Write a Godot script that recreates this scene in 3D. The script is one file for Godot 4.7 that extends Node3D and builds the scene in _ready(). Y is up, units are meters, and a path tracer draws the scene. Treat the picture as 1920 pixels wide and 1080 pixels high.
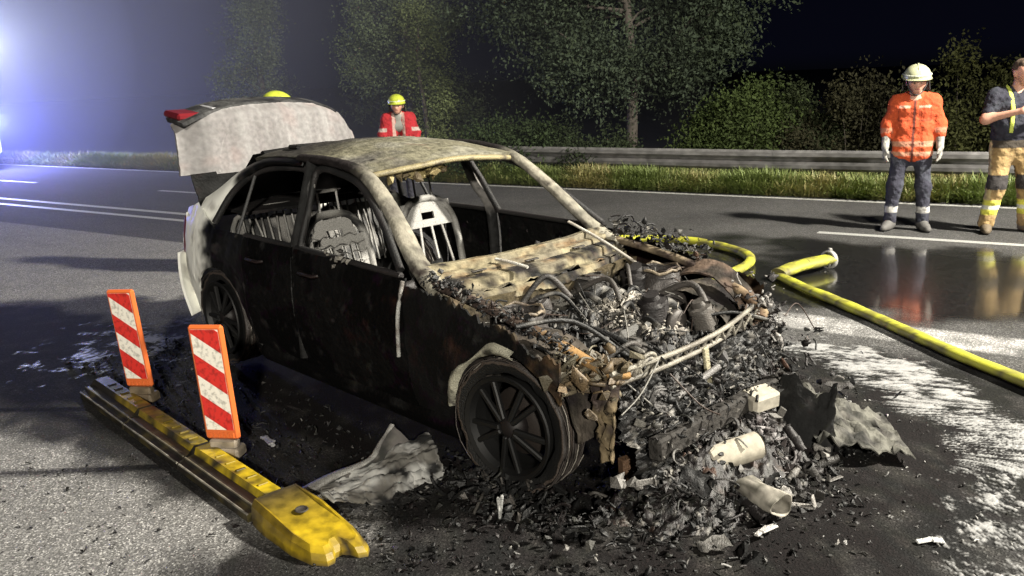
extends Node3D
# A burnt-out saloon on a country road at night, firefighters standing round it.

var rng := RandomNumberGenerator.new()
var nz := FastNoiseLite.new()
var nf := FastNoiseLite.new()
var mats := {}
var car: Node3D

# ---------------------------------------------------------------- colours (linear base colours)
const SOOT := Color(0.011, 0.010, 0.010)
const CHAR := Color(0.024, 0.018, 0.014)
const ASH := Color(0.24, 0.225, 0.20)
const ASHW := Color(0.50, 0.48, 0.43)
const OCHRE := Color(0.34, 0.28, 0.15)
const BEIGE := Color(0.42, 0.37, 0.24)
const RUST := Color(0.13, 0.055, 0.022)
const STEEL := Color(0.20, 0.19, 0.18)

# ---------------------------------------------------------------- materials
func tex(kind: int, freq: float, ramp: Array, size := 512, octaves := 4, sd := 1, as_normal := 0.0) -> NoiseTexture2D:
	var n := FastNoiseLite.new()
	n.seed = sd
	n.noise_type = kind as FastNoiseLite.NoiseType
	n.frequency = freq
	n.fractal_octaves = octaves
	if kind == FastNoiseLite.TYPE_CELLULAR:
		n.cellular_return_type = FastNoiseLite.RETURN_CELL_VALUE
		n.fractal_type = FastNoiseLite.FRACTAL_NONE
	var t := NoiseTexture2D.new()
	t.width = size; t.height = size; t.seamless = true; t.noise = n
	if as_normal > 0.0:
		t.as_normal_map = true
		t.bump_strength = as_normal
	elif ramp.size() > 0:
		var g := Gradient.new()
		var off := PackedFloat32Array()
		var col := PackedColorArray()
		for r in ramp:
			off.append(r[0])
			var v = r[1]
			col.append(v if v is Color else Color(v, v, v))
		g.offsets = off
		g.colors = col
		t.color_ramp = g
	return t

func mat(called: String, c: Color, rough := 0.8, metal := 0.0) -> StandardMaterial3D:
	var m := StandardMaterial3D.new()
	m.resource_name = called
	m.albedo_color = c.linear_to_srgb()
	m.roughness = rough
	m.metallic = metal
	mats[called] = m
	return m

func tri(m: StandardMaterial3D, scale: float) -> void:
	m.uv1_triplanar = true
	m.uv1_scale = Vector3.ONE * scale

func make_materials() -> void:
	var mottle := tex(FastNoiseLite.TYPE_SIMPLEX_SMOOTH, 0.012, [[0.0, 0.5], [0.5, 0.8], [1.0, 1.0]], 512, 6, 3)
	var fine := tex(FastNoiseLite.TYPE_SIMPLEX_SMOOTH, 0.06, [[0.0, 0.3], [0.5, 0.8], [1.0, 1.0]], 512, 4, 5)
	var bump := tex(FastNoiseLite.TYPE_SIMPLEX_SMOOTH, 0.03, [], 512, 5, 7)
	var m: StandardMaterial3D
	# burnt sheet metal, coloured per vertex
	m = mat("burnt_metal", Color.WHITE, 0.8, 0.0)
	m.metallic_specular = 0.3
	m.vertex_color_use_as_albedo = true
	m.albedo_texture = mottle; tri(m, 2.2)
	m.heightmap_enabled = true; m.heightmap_texture = bump; m.heightmap_scale = 0.5
	m = mat("dusty_metal", Color.WHITE, 0.85, 0.0)
	m.vertex_color_use_as_albedo = true
	m.albedo_texture = tex(FastNoiseLite.TYPE_SIMPLEX_SMOOTH, 0.03, [[0.0, 0.75], [1.0, 1.0]], 512, 5, 4); tri(m, 1.5)
	m = mat("burnt_fine", Color.WHITE, 0.62, 0.0)
	m.vertex_color_use_as_albedo = true
	m.albedo_texture = fine; tri(m, 5.0)
	m.heightmap_enabled = true; m.heightmap_texture = bump; m.heightmap_scale = 0.35
	m = mat("bare_steel", Color.WHITE, 0.6, 0.15)
	m.vertex_color_use_as_albedo = true
	m.albedo_texture = fine; tri(m, 4.0)
	m = mat("sooty_paint", Color.WHITE, 0.7, 0.0)
	m.metallic_specular = 0.25
	m.vertex_color_use_as_albedo = true
	m.albedo_texture = mottle; tri(m, 1.2)
	m.heightmap_enabled = true; m.heightmap_texture = bump; m.heightmap_scale = 0.9
	m = mat("scorched_paint", Color.WHITE, 0.5, 0.0)
	m.metallic_specular = 0.4
	m.vertex_color_use_as_albedo = true
	m = mat("red_glass", Color(0.13, 0.008, 0.012), 0.3)
	m = mat("clear_glass", Color(0.5, 0.5, 0.52), 0.15)
	m = mat("plain", Color.WHITE, 0.75)
	m.vertex_color_use_as_albedo = true
	m = mat("smooth_plain", Color.WHITE, 0.35)
	m.vertex_color_use_as_albedo = true
	# cloth
	m = mat("cloth", Color.WHITE, 0.9)
	m.vertex_color_use_as_albedo = true
	m.albedo_texture = tex(FastNoiseLite.TYPE_SIMPLEX_SMOOTH, 0.02, [[0.0, 0.82], [0.5, 0.95], [1.0, 1.0]], 256, 4, 11); tri(m, 3.0)
	m.heightmap_enabled = true; m.heightmap_texture = tex(FastNoiseLite.TYPE_SIMPLEX_SMOOTH, 0.016, [], 256, 3, 12); m.heightmap_scale = 1.1
	m = mat("skin", Color.WHITE, 0.55)
	m.vertex_color_use_as_albedo = true
	m = mat("helmet_shell", Color.WHITE, 0.3)
	m.vertex_color_use_as_albedo = true
	m.clearcoat_enabled = true; m.clearcoat = 0.5
	# asphalt
	m = mat("asphalt", Color.WHITE, 0.88)
	m.metallic_specular = 0.3
	m.vertex_color_use_as_albedo = true
	m.albedo_texture = tex(FastNoiseLite.TYPE_CELLULAR, 0.11, [[0.0, 0.42], [0.5, 0.54], [0.8, 0.64], [0.93, 0.78], [1.0, 0.95]], 1024, 1, 21)
	m.uv1_triplanar = true; m.uv1_world_triplanar = true; m.uv1_scale = Vector3.ONE * 1.25
	m.heightmap_enabled = true; m.heightmap_texture = tex(FastNoiseLite.TYPE_CELLULAR, 0.11, [], 1024, 1, 21); m.heightmap_scale = 0.35
	m = mat("wet_asphalt", Color.WHITE, 0.3)
	m.vertex_color_use_as_albedo = true
	m.albedo_texture = tex(FastNoiseLite.TYPE_CELLULAR, 0.11, [[0.0, 0.5], [1.0, 1.0]], 512, 1, 22)
	m.uv1_triplanar = true; m.uv1_world_triplanar = true; m.uv1_scale = Vector3.ONE * 1.3
	m.transparency = BaseMaterial3D.TRANSPARENCY_ALPHA
	m.clearcoat_enabled = true; m.clearcoat = 1.0; m.clearcoat_roughness = 0.09
	m = mat("road_paint", Color.WHITE, 0.6)
	m.vertex_color_use_as_albedo = true
	m.albedo_texture = fine; m.uv1_triplanar = true; m.uv1_world_triplanar = true; m.uv1_scale = Vector3.ONE * 2.0
	m = mat("earth", Color(0.035, 0.032, 0.02), 0.95)
	m = mat("foam", Color.WHITE, 0.4)
	m.vertex_color_use_as_albedo = true
	m.transparency = BaseMaterial3D.TRANSPARENCY_ALPHA
	m.albedo_texture = tex(FastNoiseLite.TYPE_CELLULAR, 0.16, [[0.0, 0.72], [1.0, 1.0]], 512, 1, 31)
	m.uv1_triplanar = true; m.uv1_world_triplanar = true; m.uv1_scale = Vector3.ONE * 4.0
	m = mat("galvanised", Color.WHITE, 0.45, 0.35)
	m.vertex_color_use_as_albedo = true
	m.albedo_texture = mottle; tri(m, 0.8)
	m = mat("leaf", Color.WHITE, 0.8)
	m.metallic_specular = 0.2
	m.vertex_color_use_as_albedo = true
	m.backlight_enabled = true; m.backlight = Color(0.35, 0.4, 0.2)
	m = mat("grass", Color.WHITE, 0.6)
	m.vertex_color_use_as_albedo = true
	m.backlight_enabled = true; m.backlight = Color(0.4, 0.45, 0.2)
	m = mat("bark", Color(0.09, 0.075, 0.06), 0.9)
	m.albedo_texture = fine; tri(m, 2.0)
	m = mat("hose", Color.WHITE, 0.6)
	m.vertex_color_use_as_albedo = true
	m.heightmap_enabled = true; m.heightmap_texture = fine; m.heightmap_scale = 0.2; tri(m, 8.0)
	m = mat("yellow_plastic", Color.WHITE, 0.45)
	m.vertex_color_use_as_albedo = true
	m.albedo_texture = mottle; tri(m, 1.6)
	m.heightmap_enabled = true; m.heightmap_texture = bump; m.heightmap_scale = 0.08
	m = mat("sheeting", Color.WHITE, 0.4)
	m.vertex_color_use_as_albedo = true
	m.albedo_texture = tex(FastNoiseLite.TYPE_SIMPLEX_SMOOTH, 0.02, [[0.0, 0.7], [0.35, 0.9], [0.5, 1.0], [1.0, 1.0]], 512, 6, 17); tri(m, 2.7)
	m = mat("engine_red", Color(0.5, 0.02, 0.015), 0.3)
	m = mat("blue_lamp", Color(0.02, 0.05, 0.6), 0.2)
	m.emission_enabled = true; m.emission = Color(0.25, 0.35, 1.0); m.emission_energy_multiplier = 40.0
	m = mat("white_lamp", Color(0.8, 0.8, 0.8), 0.2)
	m.emission_enabled = true; m.emission = Color(0.95, 0.97, 1.0); m.emission_energy_multiplier = 25.0
	m = mat("flood_lamp", Color(0.8, 0.8, 0.8), 0.2)
	m.emission_enabled = true; m.emission = Color(1.0, 0.93, 0.8); m.emission_energy_multiplier = 20.0

# ---------------------------------------------------------------- mesh helpers
func st0(smooth := true) -> SurfaceTool:
	var st := SurfaceTool.new()
	st.begin(Mesh.PRIMITIVE_TRIANGLES)
	st.set_smooth_group(0 if smooth else -1)
	st.set_color(Color.WHITE)
	return st

func finish(st: SurfaceTool, m: String) -> ArrayMesh:
	st.generate_normals()
	var me: ArrayMesh = st.commit()
	me.surface_set_material(0, mats[m])
	return me

func numbered(called: String, parent: Node) -> String:
	if not parent.has_node(called):
		return called
	var k := 1
	while parent.has_node("%s_%03d" % [called, k]):
		k += 1
	return "%s_%03d" % [called, k]

func obj(called: String, st: SurfaceTool, m: String, parent: Node = self) -> MeshInstance3D:
	var o := MeshInstance3D.new()
	o.mesh = finish(st, m)
	o.name = numbered(called, parent)
	parent.add_child(o, true)
	return o

func node(called: String, parent: Node = self) -> Node3D:
	var o := Node3D.new()
	o.name = numbered(called, parent)
	parent.add_child(o, true)
	return o

func tag(o: Node, label: String, category: String, group := "", kind := "") -> Node:
	if label: o.set_meta("label", label)
	if category: o.set_meta("category", category)
	if group: o.set_meta("group", group)
	if kind: o.set_meta("kind", kind)
	return o

func put(o: Node3D, p: Vector3, deg := 0.0) -> Node3D:
	o.position = p
	o.rotation_degrees.y = deg
	return o

func quad(st: SurfaceTool, a: Vector3, b: Vector3, c: Vector3, d: Vector3) -> void:
	st.add_vertex(a); st.add_vertex(b); st.add_vertex(c)
	st.add_vertex(a); st.add_vertex(c); st.add_vertex(d)

func cquad(st: SurfaceTool, v: Array, c: Array) -> void:
	for k in [0, 1, 2, 0, 2, 3]:
		st.set_color(c[k]); st.add_vertex(v[k])

# a box with chamfered edges
func box(st: SurfaceTool, xf: Transform3D, size: Vector3, ch := 0.0) -> void:
	st.set_smooth_group(-1)
	var h := size * 0.5
	ch = minf(ch, minf(h.x, minf(h.y, h.z)) * 0.9)
	if ch <= 0.0:
		for ax in 3:
			for sg in [-1.0, 1.0]:
				var n := Vector3.ZERO; n[ax] = sg * h[ax]
				var u := Vector3.ZERO; u[(ax + 1) % 3] = h[(ax + 1) % 3] * sg
				var w := Vector3.ZERO; w[(ax + 2) % 3] = h[(ax + 2) % 3]
				quad(st, xf * (n - u - w), xf * (n - u + w), xf * (n + u + w), xf * (n + u - w))
		return
	for ax in 3:
		var b1 := (ax + 1) % 3
		var b2 := (ax + 2) % 3
		for sg in [-1.0, 1.0]:
			var n := Vector3.ZERO; n[ax] = sg * h[ax]
			var u := Vector3.ZERO; u[b1] = (h[b1] - ch) * sg
			var w := Vector3.ZERO; w[b2] = h[b2] - ch
			quad(st, xf * (n - u - w), xf * (n - u + w), xf * (n + u + w), xf * (n + u - w))
		for s1 in [-1.0, 1.0]:
			for s2 in [-1.0, 1.0]:
				var p1 := Vector3.ZERO; p1[b1] = s1 * h[b1]; p1[b2] = s2 * (h[b2] - ch)
				var p2 := Vector3.ZERO; p2[b1] = s1 * (h[b1] - ch); p2[b2] = s2 * h[b2]
				var l := Vector3.ZERO; l[ax] = (h[ax] - ch) * s1 * s2
				quad(st, xf * (p1 - l), xf * (p1 + l), xf * (p2 + l), xf * (p2 - l))
	for s0 in [-1.0, 1.0]:
		for s1 in [-1.0, 1.0]:
			for s2 in [-1.0, 1.0]:
				var q := Vector3(s0 * (h.x - ch), s1 * (h.y - ch), s2 * (h.z - ch))
				var a := xf * (q + Vector3(s0 * ch, 0, 0))
				var b := xf * (q + Vector3(0, s1 * ch, 0))
				var c := xf * (q + Vector3(0, 0, s2 * ch))
				if s0 * s1 * s2 > 0:
					st.add_vertex(a); st.add_vertex(c); st.add_vertex(b)
				else:
					st.add_vertex(a); st.add_vertex(b); st.add_vertex(c)

func at(p: Vector3, rx := 0.0, ry := 0.0, rz := 0.0) -> Transform3D:
	return Transform3D(Basis.from_euler(Vector3(deg_to_rad(rx), deg_to_rad(ry), deg_to_rad(rz))), p)

# tube through points; rad: one radius or one per point; flat: second radius factor
func tube(st: SurfaceTool, pts: Array, rad, sides := 8, flat := 1.0, up0 := Vector3.UP, cap := true) -> void:
	st.set_smooth_group(0)
	var n := pts.size()
	var rings := []
	var up := up0
	for i in n:
		var d: Vector3 = (pts[mini(i + 1, n - 1)] - pts[maxi(i - 1, 0)]).normalized()
		if absf(d.dot(up)) > 0.97:
			up = Vector3(1, 0, 0) if absf(d.x) < 0.8 else Vector3(0, 0, 1)
		var sx := d.cross(up).normalized()
		var sy := sx.cross(d).normalized()
		var r: float = rad[i] if rad is Array else rad
		var ring := []
		for k in sides:
			var a := TAU * k / sides
			ring.append(pts[i] + sx * cos(a) * r + sy * sin(a) * r * flat)
		rings.append(ring)
	for i in n - 1:
		for k in sides:
			var j := (k + 1) % sides
			quad(st, rings[i][k], rings[i][j], rings[i + 1][j], rings[i + 1][k])
	if cap:
		st.set_smooth_group(-1)
		for e in [0, n - 1]:
			for k in sides:
				var j := (k + 1) % sides
				if e == 0:
					st.add_vertex(pts[0]); st.add_vertex(rings[0][j]); st.add_vertex(rings[0][k])
				else:
					st.add_vertex(pts[n - 1]); st.add_vertex(rings[n - 1][k]); st.add_vertex(rings[n - 1][j])
		st.set_smooth_group(0)

func curve(pts: Array, steps: int) -> Array:
	var out := []
	var n := pts.size()
	for i in n - 1:
		var p0: Vector3 = pts[maxi(i - 1, 0)]
		var p1: Vector3 = pts[i]
		var p2: Vector3 = pts[i + 1]
		var p3: Vector3 = pts[mini(i + 2, n - 1)]
		for k in steps:
			out.append(p1.cubic_interpolate(p2, p0, p3, float(k) / steps))
	out.append(pts[n - 1])
	return out

# profile of [radius, height along the axis], turned round the local z axis
func lathe(st: SurfaceTool, xf: Transform3D, prof: Array, n := 32, wob := 0.0, smooth := true) -> void:
	st.set_smooth_group(0 if smooth else -1)
	for i in prof.size() - 1:
		for k in n:
			var q := []
			for c in [[i, k], [i, k + 1], [i + 1, k + 1], [i + 1, k]]:
				var a: float = TAU * (c[1] % n) / n
				var r: float = prof[c[0]][0]
				var v := Vector3(cos(a) * r, sin(a) * r, prof[c[0]][1])
				if wob > 0.0 and r > 0.01:
					v += Vector3(cos(a), sin(a), 0.5) * wob * nf.get_noise_3d(v.x * 90, v.y * 90, v.z * 90 + i * 7.0)
				q.append(xf * v)
			quad(st, q[0], q[3], q[2], q[1])

# sheet from a function of (u, v), given thickness; colour by function of the point
func sheet(st: SurfaceTool, nu: int, nv: int, fn: Callable, col: Callable, thick := 0.012) -> void:
	var p := []
	for i in nu + 1:
		for j in nv + 1:
			p.append(fn.call(float(i) / nu, float(j) / nv))
	var w := nv + 1
	var back := []
	for i in nu + 1:
		for j in nv + 1:
			var du: Vector3 = p[mini(i + 1, nu) * w + j] - p[maxi(i - 1, 0) * w + j]
			var dv: Vector3 = p[i * w + mini(j + 1, nv)] - p[i * w + maxi(j - 1, 0)]
			var n := du.cross(dv)
			back.append(p[i * w + j] - (n.normalized() * thick if n.length() > 1e-9 else Vector3(0, thick, 0)))
	var c := []
	for q in p:
		c.append(col.call(q))
	st.set_smooth_group(0)
	for i in nu:
		for j in nv:
			var k := [i * w + j, i * w + j + 1, (i + 1) * w + j + 1, (i + 1) * w + j]
			cquad(st, [p[k[0]], p[k[1]], p[k[2]], p[k[3]]], [c[k[0]], c[k[1]], c[k[2]], c[k[3]]])
	if thick <= 0.0:
		return
	st.set_smooth_group(1)
	for i in nu:
		for j in nv:
			var k := [i * w + j, (i + 1) * w + j, (i + 1) * w + j + 1, i * w + j + 1]
			cquad(st, [back[k[0]], back[k[1]], back[k[2]], back[k[3]]], [c[k[0]], c[k[1]], c[k[2]], c[k[3]]])
	st.set_smooth_group(2)
	var rim := []
	for i in nu: rim.append([i * w, (i + 1) * w])
	for j in nv: rim.append([nu * w + j, nu * w + j + 1])
	for i in nu: rim.append([(nu - i) * w + nv, (nu - i - 1) * w + nv])
	for j in nv: rim.append([nv - j, nv - j - 1])
	for e in rim:
		cquad(st, [p[e[0]], p[e[1]], back[e[1]], back[e[0]]], [c[e[0]], c[e[1]], c[e[1]], c[e[0]]])

# an irregular fragment: a squashed, jittered octahedron-like lump with 8 to 20 faces
func lump(st: SurfaceTool, p: Vector3, s: Vector3, smooth := false) -> void:
	st.set_smooth_group(-1 if not smooth and rng.randf() < 0.65 else 0)
	var b := Basis.from_euler(Vector3(rng.randf() * TAU, rng.randf() * TAU, rng.randf() * TAU))
	var top := p + b * Vector3(0, s.y * rng.randf_range(0.7, 1.2), 0)
	var bot := p - b * Vector3(0, s.y * rng.randf_range(0.7, 1.2), 0)
	var n := 5
	var ring := []
	for k in n:
		var a := TAU * k / n
		var r := rng.randf_range(0.3, 1.4)
		ring.append(p + b * Vector3(cos(a) * s.x * r * 1.25, rng.randf_range(-0.7, 0.7) * s.y, sin(a) * s.z * r))
	for k in n:
		var j := (k + 1) % n
		st.add_vertex(top); st.add_vertex(ring[k]); st.add_vertex(ring[j])
		st.add_vertex(bot); st.add_vertex(ring[j]); st.add_vertex(ring[k])

# a bent shard of sheet
func shard(st: SurfaceTool, p: Vector3, s: float) -> void:
	st.set_smooth_group(-1)
	var b := Basis.from_euler(Vector3(rng.randfn(0, 0.6), rng.randf() * TAU, rng.randfn(0, 0.6)))
	var q := []
	for k in 6:
		var a := TAU * k / 6.0
		q.append(p + b * Vector3(cos(a) * s * rng.randf_range(0.4, 1.4), rng.randf_range(-0.3, 0.3) * s, sin(a) * s * rng.randf_range(0.3, 0.9)))
	var t := b * Vector3(0, 0.006, 0)
	for k in range(1, 5):
		st.add_vertex(q[0] + t); st.add_vertex(q[k] + t); st.add_vertex(q[k + 1] + t)
		st.add_vertex(q[0] - t); st.add_vertex(q[k + 1] - t); st.add_vertex(q[k] - t)

func rod(st: SurfaceTool, a: Vector3, b: Vector3, r: float, bend := 0.0, sides := 6) -> void:
	var m := (a + b) * 0.5 + Vector3(rng.randf_range(-1, 1), rng.randf_range(0, 1), rng.randf_range(-1, 1)) * bend
	tube(st, curve([a, m, b], 4), r, sides)

func n3(p: Vector3, s: float) -> float:
	return nz.get_noise_3d(p.x * s, p.y * s, p.z * s)

func pick(p: Vector3, s: float, a: Color, b: Color, lo := -0.15, hi := 0.25) -> Color:
	return a.lerp(b, smoothstep(lo, hi, n3(p, s)))

# ---------------------------------------------------------------- ready
func _ready() -> void:
	rng.seed = 7
	nz.seed = 3; nz.noise_type = FastNoiseLite.TYPE_SIMPLEX_SMOOTH; nz.frequency = 1.0; nz.fractal_octaves = 5
	nf.seed = 9; nf.noise_type = FastNoiseLite.TYPE_SIMPLEX_SMOOTH; nf.frequency = 0.1; nf.fractal_octaves = 2
	# camera
	var cam := Camera3D.new()
	cam.name = "camera"
	cam.fov = 37.02
	cam.near = 0.1; cam.far = 600.0
	cam.transform = Transform3D(Basis(Vector3(0.9990994, -0.0411856, 0.0102085), Vector3(0.0424319, 0.9697539, -0.2403684), Vector3(0, 0.2405851, 0.970628)), Vector3(0, 1.852, 0))
	add_child(cam)
	# night sky
	var sky := ProceduralSkyMaterial.new()
	sky.sky_top_color = Color(0.006, 0.007, 0.018).linear_to_srgb()
	sky.sky_horizon_color = Color(0.008, 0.009, 0.022).linear_to_srgb()
	sky.ground_bottom_color = Color(0.004, 0.004, 0.006).linear_to_srgb()
	sky.ground_horizon_color = Color(0.006, 0.007, 0.012).linear_to_srgb()
	sky.sun_angle_max = 1.0
	var env := Environment.new()
	env.background_mode = Environment.BG_SKY
	env.sky = Sky.new()
	env.sky.sky_material = sky
	env.background_energy_multiplier = 0.22
	env.tonemap_mode = Environment.TONE_MAPPER_LINEAR
	env.tonemap_exposure = 1.0
	env.sdfgi_enabled = true; env.ssao_enabled = true; env.ssil_enabled = true
	env.volumetric_fog_enabled = true; env.volumetric_fog_density = 0.0
	var we := WorldEnvironment.new()
	we.name = "world_environment"
	we.environment = env
	add_child(we)
	# the moon, hardly anything
	var moon := DirectionalLight3D.new()
	moon.name = "moon"
	moon.light_energy = 0.004; moon.light_color = Color(0.7, 0.8, 1.0); moon.light_angular_distance = 0.5
	moon.rotation_degrees = Vector3(-50, 30, 0)
	moon.shadow_enabled = true
	add_child(moon)
	make_materials()
	# work lights of the fire service, outside the picture: tripods beside and behind the photographer
	flood("work_light_mast", Vector3(9.6, 0, -3.9), 7.8, Vector3(0.0, 0.0, -6.2), FLOOD_A, 62.0, "tall telescopic light mast standing on the far lane beyond the hose")
	flood("work_light_tripod", Vector3(1.6, 0, 12.0), 6.5, Vector3(1.0, 0.6, -11.0), FLOOD_B, 26.0, "tripod work light standing behind the photographer")
	fire_engine()
	smoke()
	terrain()
	guardrail()
	verge_grass()
	trees()
	build_car()
	beacons_and_base()
	hoses()
	people()
	ground_debris()
	foam()

const FLOOD_A := 620.0
const FLOOD_B := 370.0

func flood(called: String, p: Vector3, h: float, aim: Vector3, energy: float, angle: float, label: String) -> void:
	var t := node(called)
	t.position = p
	tag(t, label, "work light", "work lights on tripods")
	var st := st0()
	st.set_color(Color(0.5, 0.42, 0.05))
	tube(st, [Vector3(0, 0.9, 0), Vector3(0, h - 0.2, 0)], 0.022, 8)
	obj("mast", st, "plain", t)
	for k in 3:
		st = st0()
		st.set_color(Color(0.04, 0.04, 0.04))
		var a := TAU * k / 3.0
		tube(st, [Vector3(cos(a) * 0.6, 0.01, sin(a) * 0.6), Vector3(0, 1.0, 0)], 0.015, 6)
		obj("leg", st, "plain", t)
	var dir := (aim - (p + Vector3(0, h, 0))).normalized()
	var head := Transform3D(Basis.looking_at(dir), Vector3(0, h, 0))
	st = st0(false)
	st.set_color(Color(0.03, 0.03, 0.03))
	box(st, head * at(Vector3(0, 0, 0.05)), Vector3(0.42, 0.3, 0.08), 0.01)
	obj("lamp_housing", st, "plain", t)
	st = st0(false)
	box(st, head * at(Vector3(0, 0, 0.0)), Vector3(0.36, 0.24, 0.01))
	obj("lamp_glass", st, "flood_lamp", t)
	var l := SpotLight3D.new()
	l.name = "flood_light"
	l.light_energy = energy
	l.light_color = Color(1.0, 0.975, 0.92)
	l.light_size = 0.35
	l.spot_range = 80.0; l.spot_angle = angle; l.spot_angle_attenuation = 0.6; l.spot_attenuation = 2.0
	l.shadow_enabled = true
	l.transform = head * at(Vector3(0, 0, -0.03))
	t.add_child(l)

func smoke() -> void:
	for a in [[Vector3(-15.5, 3.0, -19.5), Vector3(14, 11, 14), 0.007], [Vector3(-15.0, 3.0, -19.5), Vector3(18, 13, 15), 0.006], [Vector3(-14.5, 3.0, -19.0), Vector3(22, 15, 16), 0.006], [Vector3(-14.0, 3.0, -18.5), Vector3(26, 17, 17), 0.006], [Vector3(-13.5, 3.0, -18.0), Vector3(30, 19, 18), 0.003], [Vector3(-13.0, 3.0, -18.0), Vector3(35, 22, 19), 0.002]]:
		var f := FogVolume.new()
		f.name = numbered("smoke", self)
		f.shape = RenderingServer.FOG_VOLUME_SHAPE_ELLIPSOID
		f.size = a[1]
		f.position = a[0]
		var fm := FogMaterial.new()
		fm.density = a[2]
		fm.albedo = Color(0.85, 0.86, 0.9)
		f.material = fm
		add_child(f, true)
		tag(f, "", "", "", "stuff")

# ---------------------------------------------------------------- road and ground
func rd(s: float, t: float, y := 0.0) -> Vector3:
	return Vector3(0.5635 * s + 0.8261 * t, y, -(0.8261 * s - 0.5635 * t))

func car_local(p: Vector3) -> Vector3:
	var q := p - Vector3(-0.40736, 0, -5.21082)
	return Vector3(q.x * 0.6944 + q.z * 0.7195, 0, -q.x * 0.7196 + q.z * 0.6944)

func seg_dist(p: Vector2, a: Vector2, b: Vector2) -> float:
	return p.distance_to(Geometry2D.get_closest_point_to_segment(p, a, b))

func road_tone(p: Vector3, s: float) -> Color:
	var big := nz.get_noise_2d(p.x * 0.5, p.z * 0.5)
	var small := nz.get_noise_2d(p.x * 3.1 + 40, p.z * 3.1)
	var d := -p.z
	var v := 0.54 + big * 0.07 + small * 0.05
	var c := Color(v, v * 0.98, v * 0.95)
	# lanes: darker beyond the middle and towards the right
	if s > 6.4:
		c = c * (0.33 + 0.08 * big)
	elif s > 6.0 and p.x > 0.8:
		c = c * (1.15 + small)
	elif p.x > 0.8:
		c = c * lerpf(0.8, 0.36, smoothstep(0.8, 1.8, p.x))
	# soot, ash and water round the wreck, and painted shadow
	var q := car_local(p)
	var e := Vector2(maxf(absf(q.x - 0.25) - 2.3, 0.0), maxf(absf(q.z + 0.05) - 0.85, 0.0)).length()
	var soot_shade := 1.0 - smoothstep(0.25, 0.95, e + small * 0.35 + big * 0.3)
	# dark band at left, painted where the car's shadow falls; two sooty patches follow
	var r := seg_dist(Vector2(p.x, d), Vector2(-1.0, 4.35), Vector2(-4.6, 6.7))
	soot_shade = maxf(soot_shade, 0.93 * (1.0 - smoothstep(0.78, 1.0, r + small * 0.14 + big * 0.1)))
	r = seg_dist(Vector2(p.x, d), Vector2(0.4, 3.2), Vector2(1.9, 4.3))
	soot_shade = maxf(soot_shade, 0.97 * (1.0 - smoothstep(0.9, 1.35, r + small * 0.2)))
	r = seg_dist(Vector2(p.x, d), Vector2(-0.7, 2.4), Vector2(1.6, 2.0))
	soot_shade = maxf(soot_shade, 0.94 * (1.0 - smoothstep(0.75, 1.15, r + small * 0.3)))
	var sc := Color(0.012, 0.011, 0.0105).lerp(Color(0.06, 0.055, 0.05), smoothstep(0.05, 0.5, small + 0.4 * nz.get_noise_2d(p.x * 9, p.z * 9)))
	c = c.lerp(sc, soot_shade)
	return c

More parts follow.
